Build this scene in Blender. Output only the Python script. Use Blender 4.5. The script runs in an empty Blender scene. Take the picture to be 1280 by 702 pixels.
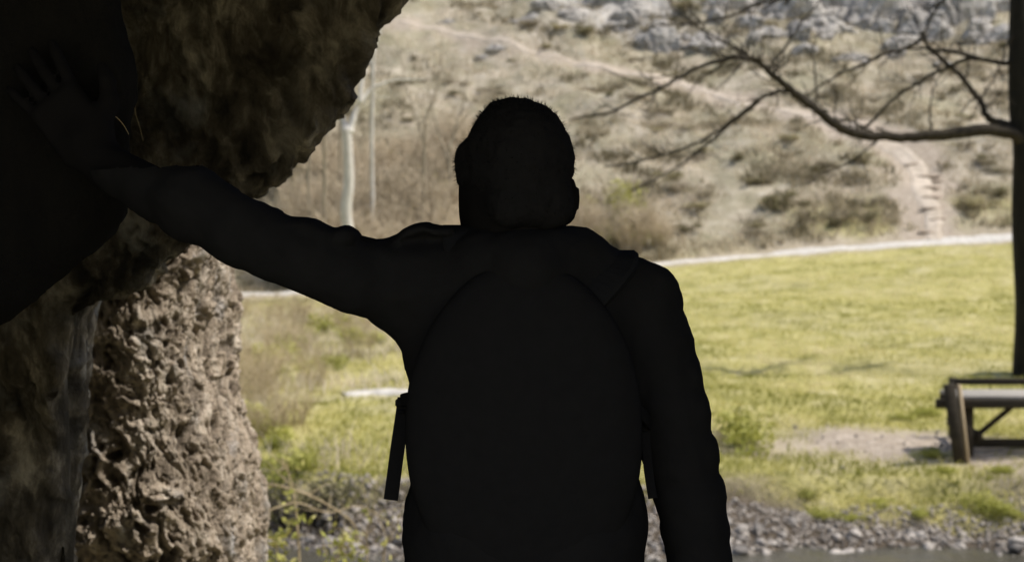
import bpy, math, random
import numpy as np
from mathutils import Vector, Matrix
R = math.radians
rng = np.random.default_rng(7)
random.seed(7)
sc = bpy.context.scene
col = sc.collection

# ------------------------------------------------------------------ camera constants
FPX, CX, HY, CAMZ = 1778.0, 640.0, 270.0, 1.60      # focal length in photo pixels, horizon row, eye height
def W(px, py, Y):
    return np.array([(px-CX)/FPX*Y, Y, CAMZ-(py-HY)/FPX*Y])

# ------------------------------------------------------------------ noise
def _hash(ix, iy, iz, seed):
    h = (ix.astype(np.int64)*374761393 + iy.astype(np.int64)*668265263 + iz.astype(np.int64)*2147483647 + seed*974634777) & 0xFFFFFFFF
    h = ((h ^ (h >> 13))*1274126177) & 0xFFFFFFFF
    h = ((h ^ (h >> 16))*2246822519) & 0xFFFFFFFF
    return h ^ (h >> 15)
_G = np.array([(1,1,0),(-1,1,0),(1,-1,0),(-1,-1,0),(1,0,1),(-1,0,1),(1,0,-1),(-1,0,-1),(0,1,1),(0,-1,1),(0,1,-1),(0,-1,-1),(1,1,0),(-1,1,0),(0,-1,1),(0,-1,-1)], float)
_GF = _G.astype(np.float32)
def perlin(p, seed=0):
    p = np.asarray(p); fl = np.floor(p); i = fl.astype(np.int64); f = (p-fl).astype(np.float32)
    fx, fy, fz = f[:, 0].copy(), f[:, 1].copy(), f[:, 2].copy()
    ux, uy, uz = [q*q*q*(q*(q*6-15)+10) for q in (fx, fy, fz)]
    hx = [(((i[:, 0]+d)*374761393)+seed*974634777) for d in (0, 1)]; hy = [(i[:, 1]+d)*668265263 for d in (0, 1)]; hz = [(i[:, 2]+d)*2147483647 for d in (0, 1)]
    out = np.zeros(len(p), np.float32)
    for dx in (0, 1):
        wx = ux if dx else 1-ux
        for dy in (0, 1):
            wxy = wx*(uy if dy else 1-uy); hxy = hx[dx]+hy[dy]
            for dz in (0, 1):
                h = (hxy+hz[dz]) & 0xFFFFFFFF
                h = ((h ^ (h >> 13))*1274126177) & 0xFFFFFFFF
                h = (h ^ (h >> 16)) & 15
                g = _GF[h]
                out += wxy*(uz if dz else 1-uz)*(g[:, 0]*(fx-dx)+g[:, 1]*(fy-dy)+g[:, 2]*(fz-dz))
    return out.astype(float)
def fbm(p, octs=4, seed=0, gain=.5, lac=2.03):
    a, s, o = 1.0, 0.0, 0.0
    p = np.asarray(p, float)
    for k in range(octs):
        s = s + a*perlin(p*lac**k + 17.3*k, seed+k); o += a; a *= gain
    return s/o
def ridged(p, octs=4, seed=0):
    a, s, o = 1.0, 0.0, 0.0
    for k in range(octs):
        s = s + a*(1-2*np.abs(perlin(p*2.07**k+11.1*k, seed+k))); o += a; a *= .5
    return s/o
def worley(p, seed=0):
    i = np.floor(p).astype(np.int64)
    best = np.full(len(p), 9.0)
    for dx in (-1, 0, 1):
        for dy in (-1, 0, 1):
            for dz in (-1, 0, 1):
                c = i+np.array([dx, dy, dz])
                h = _hash(c[:, 0], c[:, 1], c[:, 2], seed)
                q = c + np.stack([(h & 1023)/1023., ((h >> 10) & 1023)/1023., ((h >> 20) & 1023)/1023.], 1)
                best = np.minimum(best, ((q-p)**2).sum(1))
    return np.sqrt(best)
def cells(p, seed=0):
    i = np.floor(p).astype(np.int64); best = np.full(len(p), 9.0); val = np.zeros(len(p)); pl = np.zeros((len(p), 3))
    for dx in (-1, 0, 1):
        for dy in (-1, 0, 1):
            for dz in (-1, 0, 1):
                c = i+np.array([dx, dy, dz]); h = _hash(c[:, 0], c[:, 1], c[:, 2], seed)
                q = c+np.stack([(h & 1023)/1023., ((h >> 10) & 1023)/1023., ((h >> 20) & 1023)/1023.], 1)
                d = ((q-p)**2).sum(1); k = d < best; best = np.where(k, d, best)
                val = np.where(k, ((h >> 5) & 255)/255., val); pl[k] = (p-q)[k]
    # every cell is a tilted chip
    t = np.stack([np.sin(val*37.), np.cos(val*53.), np.sin(val*91.+1)], 1)
    return np.sqrt(best), val-.5+.9*(pl*t).sum(1)
def n2(x, y, s, seed=0, octs=3):
    x = np.atleast_1d(np.asarray(x, float)); y = np.atleast_1d(np.asarray(y, float))
    sh = np.broadcast(x, y).shape
    x, y = np.broadcast_arrays(x, y)
    return fbm(np.stack([x.ravel()*s, y.ravel()*s, np.full(x.size, .37+seed)], 1), octs, seed).reshape(sh)
def sstep(a, b, x):
    t = np.clip((np.asarray(x, float)-a)/(b-a), 0, 1); return t*t*(3-2*t)

# ------------------------------------------------------------------ object helpers
def tag(o, label=None, cat=None, group=None, kind=None):
    if label: o['label'] = label
    if cat: o['category'] = cat
    if group: o['group'] = group
    if kind: o['kind'] = kind
    return o
def empty(name, loc=(0, 0, 0), rz=0, **k):
    o = bpy.data.objects.new(name, None); col.objects.link(o)
    o.location = loc; o.rotation_euler = (0, 0, rz); o.empty_display_size = .1
    return tag(o, **k)
def new_mesh(name, V, F, smooth=True):
    """V (n,3) array; F an int array (m,3|4) or a list of index tuples"""
    me = bpy.data.meshes.new(name)
    V = np.asarray(V, np.float32)
    if isinstance(F, np.ndarray):
        k = F.shape[1]
        me.vertices.add(len(V)); me.vertices.foreach_set('co', V.ravel())
        me.loops.add(F.size); me.loops.foreach_set('vertex_index', F.astype(np.int32).ravel())
        me.polygons.add(len(F)); me.polygons.foreach_set('loop_start', np.arange(0, F.size, k, dtype=np.int32))
        me.update(calc_edges=True); me.validate()
    else:
        me.from_pydata(V.tolist(), [], F); me.update()
    if smooth: me.polygons.foreach_set('use_smooth', np.ones(len(me.polygons), bool))
    return me
def link(name, me, m, parent=None, **k):
    o = bpy.data.objects.new(name, me); col.objects.link(o)
    if m and not me.materials: me.materials.append(m)
    if parent: o.parent = parent
    return tag(o, **k)
def attr(me, name, v):
    a = me.attributes.new(name, 'FLOAT', 'POINT'); a.data.foreach_set('value', np.asarray(v, np.float32))
class MB:
    def __init__(s): s.V, s.F, s.n, s.A = [], [], 0, []
    def add(s, v, f, a=0.0):
        v = np.asarray(v, float)
        s.V.append(v); s.F += [tuple(int(i)+s.n for i in q) for q in f]; s.n += len(v); s.A.append(np.full(len(v), a) if np.isscalar(a) else a)
    def tube(s, pts, rad, sides=8, jitter=0., seed=0):
        P = np.asarray(pts, float); n = len(P)
        r = np.broadcast_to(np.asarray(rad, float), (n,))
        T = np.gradient(P, axis=0); T /= np.linalg.norm(T, axis=1)[:, None]+1e-9
        up = np.array([0., 0, 1]) if abs(T[0, 2]) < .9 else np.array([1., 0, 0])
        u = np.cross(T[0], up); u /= np.linalg.norm(u)
        vs = []
        for i in range(n):
            u = u-T[i]*u.dot(T[i]); u /= np.linalg.norm(u)+1e-9
            w = np.cross(T[i], u)
            a = np.arange(sides)*2*math.pi/sides
            rr = r[i]
            if jitter: rr = r[i]*(1+jitter*np.sin(a*3+seed+i*.37)*.5+jitter*np.sin(a*5+1.7*seed-i*.21)*.4)
            vs.append(P[i]+(np.cos(a)*rr)[:, None]*u+(np.sin(a)*rr)[:, None]*w)
        V = np.concatenate(vs)
        F = [(i*sides+j, i*sides+(j+1) % sides, (i+1)*sides+(j+1) % sides, (i+1)*sides+j) for i in range(n-1) for j in range(sides)]
        F.append(tuple(range(sides))[::-1]); F.append(tuple((n-1)*sides+j for j in range(sides)))
        s.add(V, F)
    def box(s, c, size, rot=None, bev=0.0):
        hx, hy, hz = [q/2 for q in size]
        b = bev
        V, F = [], []
        # bevelled box from 24 points
        for sx in (-1, 1):
            for sy in (-1, 1):
                for sz in (-1, 1):
                    V += [(sx*hx, sy*(hy-b), sz*(hz-b)), (sx*(hx-b), sy*hy, sz*(hz-b)), (sx*(hx-b), sy*(hy-b), sz*hz)]
        import bmesh
        bm = bmesh.new()
        if b <= 0: V = [(sx*hx, sy*hy, sz*hz) for sx in (-1, 1) for sy in (-1, 1) for sz in (-1, 1)]
        for v in V: bm.verts.new(v)
        r = bmesh.ops.convex_hull(bm, input=bm.verts)
        bm.normal_update(); bm.verts.index_update()
        V = np.array([v.co for v in bm.verts]); F = [tuple(v.index for v in f.verts) for f in bm.faces]
        bm.free()
        if rot is not None: V = V @ np.array(rot.to_matrix() if hasattr(rot, 'to_matrix') else rot).T
        s.add(V+np.asarray(c, float), F)
    def build(s, name, m, parent=None, smooth=True, **k):
        me = new_mesh(name, np.concatenate(s.V), s.F, smooth)
        return link(name, me, m, parent, **k)
def catmull(P, k=6):
    P = np.asarray(P, float); n = len(P); out = []
    for i in range(n-1):
        p0, p1, p2, p3 = P[max(i-1, 0)], P[i], P[i+1], P[min(i+2, n-1)]
        for j in range(k):
            t = j/k
            out.append(.5*((2*p1)+(-p0+p2)*t+(2*p0-5*p1+4*p2-p3)*t*t+(-p0+3*p1-3*p2+p3)*t**3))
    out.append(P[-1]); return np.array(out)

# ------------------------------------------------------------------ signed distance volumes and surface nets
class Vol:
    def __init__(s, lo, hi, h):
        s.lo = np.array(lo, float); s.h = h
        s.n = np.ceil((np.array(hi)-s.lo)/h).astype(int)+1
        s.F = np.full(s.n, .25, np.float32)
        s.ax = [s.lo[i]+h*np.arange(s.n[i]) for i in range(3)]
    def sub(s, lo, hi, pad):
        sl = []
        for i in range(3):
            a = int(max(0, math.floor((lo[i]-pad-s.lo[i])/s.h))); b = int(min(s.n[i], math.ceil((hi[i]+pad-s.lo[i])/s.h)+1))
            if b <= a: return None, None
            sl.append(slice(a, b))
        g = np.meshgrid(*[s.ax[i][sl[i]] for i in range(3)], indexing='ij')
        return tuple(sl), np.stack(g, -1).astype(np.float32)
    def comb(s, sl, d, k, op='u'):
        F = s.F[sl]
        if op == 'u':
            if k > 0:
                h = np.maximum(k-np.abs(F-d), 0)/k; s.F[sl] = np.minimum(F, d)-h*h*k*.25
            else: s.F[sl] = np.minimum(F, d)
        else:
            if k > 0:
                h = np.maximum(k-np.abs(F+d), 0)/k; s.F[sl] = np.maximum(F, -d)+h*h*k*.25
            else: s.F[sl] = np.maximum(F, -d)
    def cone(s, a, b, ra, rb, k=.02, op='u'):
        a = np.asarray(a, float); b = np.asarray(b, float); m = max(ra, rb)
        sl, P = s.sub(np.minimum(a, b), np.maximum(a, b), m+k+3*s.h)
        if sl is None: return
        ab = b-a; t = np.clip(((P-a)@ab)/(ab@ab+1e-12), 0, 1)
        d = np.linalg.norm(P-(a+t[..., None]*ab), axis=-1)-(ra+(rb-ra)*t)
        s.comb(sl, d, k, op)
    def chain(s, pts, rad, k=.02):
        for i in range(len(pts)-1): s.cone(pts[i], pts[i+1], rad[i], rad[i+1], k)
    def ell(s, c, r, k=.02, rot=None, op='u'):
        c = np.asarray(c, float); r = np.asarray(r, float); m = r.max()
        sl, P = s.sub(c-m, c+m, k+3*s.h)
        if sl is None: return
        q = P-c
        if rot is not None: q = q@np.array(rot)      # columns are the ellipsoid's axes
        k0 = np.linalg.norm(q/r, axis=-1); k1 = np.linalg.norm(q/(r*r), axis=-1)+1e-6
        s.comb(sl, k0*(k0-1)/k1, k, op)
    def rbox(s, c, half, rad, k=.02, rot=None, op='u'):
        c = np.asarray(c, float); m = np.linalg.norm(half)
        sl, P = s.sub(c-m, c+m, k+3*s.h)
        if sl is None: return
        q = P-c
        if rot is not None: q = q@np.array(rot)
        q = np.abs(q)-(np.asarray(half)-rad)
        d = np.linalg.norm(np.maximum(q, 0), axis=-1)+np.minimum(q.max(-1), 0)-rad
        s.comb(sl, d, k, op)
    def mesh(s):
        F = s.F; n = F.shape
        c = {}
        neg = F < 0
        anyn = np.zeros([q-1 for q in n], bool); alln = np.ones([q-1 for q in n], bool)
        offs = [(i, j, k) for i in (0, 1) for j in (0, 1) for k in (0, 1)]
        for o in offs:
            v = neg[o[0]:n[0]-1+o[0], o[1]:n[1]-1+o[1], o[2]:n[2]-1+o[2]]; anyn |= v; alln &= v
        cell = np.argwhere(anyn & ~alln)
        idx = np.full([q-1 for q in n], -1, np.int64); idx[tuple(cell.T)] = np.arange(len(cell))
        val = {o: F[tuple((cell+np.array(o)).T)] for o in offs}
        acc = np.zeros((len(cell), 3)); cnt = np.zeros(len(cell))
        for o in offs:
            for ax in range(3):
                if o[ax] == 0:
                    o2 = list(o); o2[ax] = 1; o2 = tuple(o2)
                    a, b = val[o], val[o2]; cr = (a < 0) != (b < 0)
                    t = np.where(cr, a/np.where(cr, a-b, 1), 0)
                    p = np.array(o, float)+t[:, None]*(np.array(o2)-np.array(o))
                    acc += p*cr[:, None]; cnt += cr
        V = s.lo+s.h*(cell+acc/cnt[:, None])
        Q = []
        for ax in range(3):
            b, c_ = [(1, 2), (2, 0), (0, 1)][ax]
            s0 = [slice(None)]*3; s1 = [slice(None)]*3
            s0[ax] = slice(0, n[ax]-1); s1[ax] = slice(1, n[ax])
            e = neg[tuple(s0)] != neg[tuple(s1)]
            E = np.argwhere(e); E = E[(E[:, b] > 0) & (E[:, c_] > 0) & (E[:, b] < n[b]-1) & (E[:, c_] < n[c_]-1)]
            db = np.zeros(3, int); db[b] = 1; dc = np.zeros(3, int); dc[c_] = 1
            q = np.stack([idx[tuple((E-db-dc).T)], idx[tuple((E-dc).T)], idx[tuple(E.T)], idx[tuple((E-db).T)]], 1)
            fl = neg[tuple(E.T)]
            q[~fl] = q[~fl][:, ::-1]
            Q.append(q)
        return V, np.concatenate(Q)
def poly_sdf(P2, poly):
    poly = np.asarray(poly, float); n = len(poly)
    d = np.full(P2.shape[:-1], 1e9, np.float32); s = np.ones(P2.shape[:-1], np.float32)
    for i in range(n):
        a, b = poly[i], poly[i-1]
        e = b-a; w = P2-a
        t = np.clip((w@e)/(e@e), 0, 1)
        d = np.minimum(d, ((w-t[..., None]*e)**2).sum(-1))
        c1 = P2[..., 1] >= a[1]; c2 = P2[..., 1] < b[1]; c3 = e[0]*w[..., 1] > e[1]*w[..., 0]
        s = np.where((c1 & c2 & c3) | (~c1 & ~c2 & ~c3), -s, s)
    return s*np.sqrt(d)
def subdivide(V, F, lev=1):
    me = new_mesh('tmp', V, F); o = bpy.data.objects.new('tmp', me); col.objects.link(o)
    m = o.modifiers.new('s', 'SUBSURF'); m.levels = lev; m.render_levels = lev
    dg = bpy.context.evaluated_depsgraph_get(); dg.update()
    e = o.evaluated_get(dg).to_mesh()
    V2 = np.empty(len(e.vertices)*3, np.float32); e.vertices.foreach_get('co', V2)
    F2 = np.empty(len(e.loops), np.int32); e.loops.foreach_get('vertex_index', F2)
    N2 = np.empty(len(e.vertices)*3, np.float32); e.vertex_normals.foreach_get('vector', N2)
    bpy.data.objects.remove(o); bpy.data.meshes.remove(me)
    return V2.reshape(-1, 3).astype(float), F2.reshape(-1, 4), N2.reshape(-1, 3).astype(float)
def normals(V, F):
    me = new_mesh('tmp', V, F); N = np.empty(len(V)*3, np.float32); me.vertex_normals.foreach_get('vector', N)
    bpy.data.meshes.remove(me); return N.reshape(-1, 3).astype(float)

# ------------------------------------------------------------------ materials
class M:
    def __init__(s, name, rough=.85, spec=.25):
        s.m = bpy.data.materials.new(name); s.m.use_nodes = True
        s.nt = s.m.node_tree; s.b = s.nt.nodes['Principled BSDF']
        s.b.inputs['Roughness'].default_value = rough; s.b.inputs['Specular IOR Level'].default_value = spec
        s.tc = s.nt.nodes.new('ShaderNodeTexCoord')
    def n(s, t, **k):
        x = s.nt.nodes.new(t)
        for a, v in k.items(): setattr(x, a, v)
        return x
    def L(s, a, b): s.nt.links.new(a, b)
    def vec(s, scale=(1, 1, 1), rot=(0, 0, 0), src='Object'):
        mp = s.n('ShaderNodeMapping'); mp.inputs['Scale'].default_value = scale; mp.inputs['Rotation'].default_value = rot
        s.L(s.tc.outputs[src], mp.inputs['Vector']); return mp.outputs[0]
    def noise(s, vec, scale, detail=5, rough=.6, dist=0.):
        x = s.n('ShaderNodeTexNoise'); x.inputs['Scale'].default_value = scale; x.inputs['Detail'].default_value = detail
        x.inputs['Roughness'].default_value = rough; x.inputs['Distortion'].default_value = dist
        s.L(vec, x.inputs['Vector']); return x.outputs['Fac']
    def vor(s, vec, scale, feat='F1'):
        x = s.n('ShaderNodeTexVoronoi', feature=feat); x.inputs['Scale'].default_value = scale
        s.L(vec, x.inputs['Vector']); return x.outputs['Distance']
    def ramp(s, fac, stops, interp='LINEAR'):
        x = s.n('ShaderNodeValToRGB'); cr = x.color_ramp; cr.interpolation = interp
        while len(cr.elements) < len(stops): cr.elements.new(.5)
        for e, (p, c) in zip(cr.elements, stops):
            e.position = p; e.color = (c, c, c, 1) if np.isscalar(c) else (*c, 1)
        s.L(fac, x.inputs[0]); return x.outputs[0]
    def mix(s, fac, a, b, mode='MIX'):
        x = s.n('ShaderNodeMix', data_type='RGBA', blend_type=mode)
        for v, i in ((fac, 0), (a, 6), (b, 7)):
            if hasattr(v, 'is_linked'): s.L(v, x.inputs[i])
            elif np.isscalar(v): x.inputs[i].default_value = v if i == 0 else (v, v, v, 1)
            else: x.inputs[i].default_value = (*v, 1)
        return x.outputs[2]
    def math(s, op, a, b=0.):
        x = s.n('ShaderNodeMath', operation=op)
        for v, i in ((a, 0), (b, 1)):
            if hasattr(v, 'is_linked'): s.L(v, x.inputs[i])
            else: x.inputs[i].default_value = v
        return x.outputs[0]
    def at(s, name): return s.n('ShaderNodeAttribute', attribute_name=name).outputs['Fac']
    def rnd(s): return s.n('ShaderNodeObjectInfo').outputs['Random']
    def color(s, c):
        if hasattr(c, 'is_linked'): s.L(c, s.b.inputs['Base Color'])
        else: s.b.inputs['Base Color'].default_value = (*c, 1)
    def bump(s, h, strength=.5, dist=.02):
        x = s.n('ShaderNodeBump'); x.inputs['Strength'].default_value = strength; x.inputs['Distance'].default_value = dist
        s.L(h, x.inputs['Height']); s.L(x.outputs[0], s.b.inputs['Normal'])
    def rough(s, r): s.L(r, s.b.inputs['Roughness'])

def simple(name, c1, c2, scale=8, rough=.85, bump=.3, dist=.01, stretch=(1, 1, 1), spec=.25, rnd=0.):
    m = M(name, rough, spec); v = m.vec(stretch)
    f = m.noise(v, scale, 6, .65)
    c = m.ramp(f, [(.3, c1), (.7, c2)])
    if rnd:
        k = m.math('ADD', m.math('MULTIPLY', m.rnd(), 2*rnd), 1-rnd)
        g = m.n('ShaderNodeMix', data_type='RGBA', blend_type='MULTIPLY'); g.inputs[0].default_value = 1
        m.L(c, g.inputs[6]); m.L(k, g.inputs[7]); c = g.outputs[2]
    m.color(c)
    if bump: m.bump(m.noise(v, scale*3, 5, .7), bump, dist)
    return m.m

def rock_mat(name, dark, mid, light, stretch, rot, sc_, bump=.8, cav=0., spec=.2):
    m = M(name, .95, spec)
    v = m.vec(stretch, rot); v0 = m.vec()
    a = m.noise(v, sc_, 8, .68, .6); b = m.noise(v0, 3.0, 5, .6)
    c = m.ramp(a, [(.34, dark), (.5, mid), (.66, light)])
    c = m.mix(m.ramp(b, [(.35, 0.), (.7, .55)]), c, tuple(q*.55 for q in mid))
    grey = m.noise(v0, 7.0, 4, .6)
    c = m.mix(m.ramp(grey, [(.55, 0.), (.72, .5)]), c, tuple(np.mean(light)*q for q in (.9, .93, .98)))
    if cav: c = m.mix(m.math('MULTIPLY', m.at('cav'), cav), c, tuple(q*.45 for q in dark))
    m.color(c)
    h = m.math('ADD', m.noise(v, sc_*3, 8, .7), m.math('MULTIPLY', m.noise(v0, 90., 4, .7), .4))
    m.bump(h, bump, .02)
    return m.m

MAT = {}
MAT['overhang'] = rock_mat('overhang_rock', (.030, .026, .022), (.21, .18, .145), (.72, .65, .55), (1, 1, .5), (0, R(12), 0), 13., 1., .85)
MAT['bulge'] = rock_mat('shaded_rock', (.0155, .0155, .0175), (.0185, .0182, .020), (.024, .0235, .0245), (1, 1, .4), (0, 0, 0), 8., .7, spec=0.)  # shade on the bulge put into a near-black rock colour
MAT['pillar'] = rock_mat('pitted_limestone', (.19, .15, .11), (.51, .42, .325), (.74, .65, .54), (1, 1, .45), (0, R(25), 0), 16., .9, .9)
MAT['cave'] = rock_mat('cave_rock', (.04, .035, .03), (.10, .088, .07), (.2, .18, .15), (1, 1, .5), (0, 0, 0), 3., .8)
MAT['outcrop'] = rock_mat('hill_limestone', (.18, .165, .15), (.41, .38, .345), (.62, .58, .53), (1, 1, .35), (0, 0, 0), 2.2, 1.)
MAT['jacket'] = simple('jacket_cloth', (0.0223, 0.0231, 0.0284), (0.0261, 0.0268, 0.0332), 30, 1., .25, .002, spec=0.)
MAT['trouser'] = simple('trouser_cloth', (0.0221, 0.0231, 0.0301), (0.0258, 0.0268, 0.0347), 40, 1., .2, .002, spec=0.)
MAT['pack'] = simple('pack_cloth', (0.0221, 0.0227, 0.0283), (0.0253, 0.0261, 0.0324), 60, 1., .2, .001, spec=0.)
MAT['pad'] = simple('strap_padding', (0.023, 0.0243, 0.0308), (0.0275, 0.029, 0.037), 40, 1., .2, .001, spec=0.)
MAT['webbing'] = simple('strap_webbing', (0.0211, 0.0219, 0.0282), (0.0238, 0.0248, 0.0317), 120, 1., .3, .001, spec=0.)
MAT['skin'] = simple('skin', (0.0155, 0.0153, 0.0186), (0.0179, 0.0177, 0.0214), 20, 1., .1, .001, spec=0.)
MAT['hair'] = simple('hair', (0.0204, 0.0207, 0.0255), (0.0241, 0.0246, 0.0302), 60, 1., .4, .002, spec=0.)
MAT['shoe'] = simple('shoe_leather', (.03, .024, .018), (.05, .04, .03), 30, .6, .2, .002)
MAT['bark'] = simple('dark_bark', (.010, .009, .0065), (.028, .024, .017), 14, .95, 1., .03, (1, 1, .25))
MAT['palebark'] = simple('pale_bark', (.42, .39, .34), (.66, .63, .58), 5, .85, .5, .02, (1, 1, .4))
MAT['tanbark'] = simple('tan_bark', (.24, .2, .14), (.36, .31, .23), 6, .9, .5, .02, (1, 1, .3))
MAT['twig'] = simple('dry_twig', (.38, .31, .21), (.58, .49, .36), 3, .9, 0, rnd=.3)
MAT['brush'] = simple('grey_brush', (.22, .185, .135), (.40, .345, .265), 3, .9, 0, rnd=.4)
MAT['limb'] = simple('limb_bark', (.020, .016, .011), (.062, .050, .033), 16, .95, 1., .02, (1, 1, .3))
MAT['stalk'] = simple('dry_stalk', (.36, .28, .16), (.55, .45, .29), 9, .8, 0, rnd=.2)
MAT['wood'] = simple('shaded_wood', (.028, .022, .015), (.062, .050, .035), 10, .85, .6, .006, (.12, 1, 1))  # table wood darkened to carry the shade on its front
MAT['sunlit_top'] = simple('sunlit_plank', (.26, .235, .20), (.44, .41, .36), 10, .8, .5, .006, (.12, 1, 1))  # same timber, paler to carry sunlight on the table top
MAT['sunlit_post'] = simple('sunlit_post_wood', (.38, .29, .18), (.52, .41, .27), 10, .8, .5, .006, (1, 1, .15))  # sunlit edge of the post put into a lighter wood colour
MAT['stone'] = simple('river_stone', (.17, .15, .13), (.56, .51, .455), 9, .6, .6, .02, spec=.4, rnd=.55)
MAT['gravel'] = simple('gravel', (.12, .10, .08), (.48, .43, .375), 11, .7, .5, .02)
MAT['step'] = simple('step_stone', (.26, .2, .15), (.44, .36, .28), 5, .9, .7, .03)

def leafmat(name, c1, c2, c3, rnd=.25, trans=.25):
    m = M(name, .7, .3)
    a = m.at('tint')
    c = m.ramp(a, [(0., c1), (.5, c2), (1., c3)])
    k = m.math('ADD', m.math('MULTIPLY', m.rnd(), 2*rnd), 1-rnd)
    g = m.n('ShaderNodeMix', data_type='RGBA', blend_type='MULTIPLY'); g.inputs[0].default_value = 1
    m.L(c, g.inputs[6]); m.L(k, g.inputs[7]); m.color(g.outputs[2])
    t = m.n('ShaderNodeBsdfTranslucent'); m.L(g.outputs[2], t.inputs[0])
    mx = m.n('ShaderNodeMixShader'); mx.inputs[0].default_value = trans
    m.L(m.b.outputs[0], mx.inputs[1]); m.L(t.outputs[0], mx.inputs[2])
    m.L(mx.outputs[0], m.nt.nodes['Material Output'].inputs[0])
    return m.m
MAT['grass'] = leafmat('grass_blade', (.26, .26, .05), (.56, .515, .18), (.73, .65, .38), 0., .4)
MAT['drygrass'] = leafmat('dry_grass_blade', (.29, .245, .15), (.55, .47, .345), (.74, .66, .53), 0., .4)
MAT['heath'] = leafmat('heath_blade', (.16, .135, .075), (.31, .265, .17), (.48, .415, .30), 0., .3)
MAT['scrub'] = leafmat('scrub_leaf', (.11, .095, .045), (.25, .22, .115), (.44, .385, .24))
MAT['weedleaf'] = leafmat('weed_leaf', (.18, .20, .04), (.40, .40, .09), (.58, .53, .20))

# ------------------------------------------------------------------ terrain
def hfun(x, y):
    x = np.atleast_1d(np.asarray(x, float)); y = np.atleast_1d(np.asarray(y, float))
    x, y = np.broadcast_arrays(x, y); x = x.copy(); y = y.copy()
    mid = sstep(7, 11, y)
    yw = y + mid*(n2(x, y*0, .22, 3, 3)*1.1 + n2(x, y*0, 1.1, 5, 2)*.25)*sstep(30, 12, y)
    yw = yw-.75*sstep(0, -3, x)*sstep(10, 12.5, y)*sstep(17, 14.5, y)
    z = np.interp(yw, [-300, -40, -6, 4.6, 6.6, 9.3, 10.6, 12.4, 13.1, 13.45, 13.7, 14.08, 14.25, 15.4, 17, 26, 40, 41.5, 60, 72, 110, 400],
                      [40, 14, .0, .0, -.55, -1.6, -1.85, -1.80, -1.50, -1.42, -1.34, -1.26, -1.08, -1.0, -.93, -.52, .22, .32, 8.6, 15.5, 40, 90])
    tilt = .062*(np.clip(x, -30, 30)-5)*sstep(15, 38, y)
    z = z + tilt
    hill = sstep(41, 50, y)
    z = z + hill*(n2(x, y, .11, 11, 4)*1.6 + n2(x, y, .5, 12, 3)*.45)
    z = z + sstep(58, 66, y)*np.maximum(ridged(np.stack([x.ravel()*.2, y.ravel()*.25, x.ravel()*0], 1), 3, 21).reshape(x.shape), 0)*1.4*sstep(-6, 4, x)
    mead = sstep(14.2, 15.5, y)*(1-hill)
    z = z + mead*(n2(x, y, .35, 31, 3)*.16 + n2(x, y, 1.6, 33, 2)*.05)
    z = z + sstep(12.6, 13.4, y)*(1-sstep(14.0, 14.6, y))*n2(x, y, 2.2, 35, 3)*.14
    z = z + sstep(7.1, 6.4, x)*sstep(-3, 0, x)*(.08*np.exp(-((y-20.42)/.34)**2)-.19*np.exp(-((y-21.24)/.40)**2))  # added rise and hollow, keeping the trunk's cast shadow out of view
    return z
def axis(segs):
    out = [segs[0][0]]
    for a, b, d in segs:
        n = max(1, int(round((b-a)/d))); out += list(a+(b-a)*np.arange(1, n+1)/n)
    return np.array(out)
gx = axis([(-320, -80, 24), (-80, -34, 3), (-34, -17, .7), (-17, -7, .3), (-7, 8, .16), (8, 18, .26), (18, 36, .7), (36, 80, 3), (80, 320, 24)])
gy = axis([(-320, -40, 20), (-40, 2, 3), (2, 10, .4), (10, 12.4, .2), (12.4, 15.2, .07), (15.2, 20, .12), (20, 42, .2), (42, 74, .35), (74, 110, 1.2), (110, 400, 14)])
GX, GY = np.meshgrid(gx, gy, indexing='ij')
GZ = hfun(GX, GY)
def ground_z(x, y):
    x = np.atleast_1d(np.asarray(x, float)); y = np.atleast_1d(np.asarray(y, float))
    i = np.clip(np.searchsorted(gx, x)-1, 0, len(gx)-2); j = np.clip(np.searchsorted(gy, y)-1, 0, len(gy)-2)
    u = (x-gx[i])/(gx[i+1]-gx[i]); v = (y-gy[j])/(gy[j+1]-gy[j])
    return GZ[i, j]*(1-u)*(1-v)+GZ[i+1, j]*u*(1-v)+GZ[i, j+1]*(1-u)*v+GZ[i+1, j+1]*u*v
def hit(px, py, y0=11.0, y1=118.0):
    Y = np.arange(y0, y1, .04)
    d = CAMZ-(py-HY)/FPX*Y-ground_z((px-CX)/FPX*Y, Y)
    k = np.argmax(d < 0)
    Yh = Y[k] if d[k] < 0 else y1
    X = (px-CX)/FPX*Yh
    return np.array([X, Yh, float(ground_z(X, Yh)[0])])

# masks
path_pts = np.array([hit(p, q)[:2] for p, q in [(1340, 294), (1270, 298), (1180, 303), (1090, 310), (980, 318), (900, 324), (830, 330), (740, 338), (600, 350), (480, 360), (360, 366), (300, 368), (200, 374)]])
spur_pts = np.array([hit(p, q)[:2] for p, q in [(430, 494), (470, 491), (510, 490), (560, 489), (620, 490)]])
trail_px = [(1168, 301), (1166, 285), (1165, 262), (1152, 238), (1148, 218), (1130, 196), (1100, 176), (1062, 158), (1010, 146), (960, 136), (915, 126), (860, 108), (800, 94), (740, 82), (690, 70), (650, 60), (590, 46), (540, 36), (500, 28)]
trail_pts = np.array([hit(p, q)[:2] for p, q in trail_px])
def dist_poly(x, y, P, wid=None):
    d = np.full(x.shape, 1e9); 
    for i in range(len(P)-1):
        a, b = P[i], P[i+1]; e = b-a
        t = np.clip(((x-a[0])*e[0]+(y-a[1])*e[1])/(e@e), 0, 1)
        dd = np.hypot(x-a[0]-t*e[0], y-a[1]-t*e[1])
        if wid is not None: dd = dd-(wid[i]+(wid[i+1]-wid[i])*t)
        d = np.minimum(d, dd)
    return d
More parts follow.
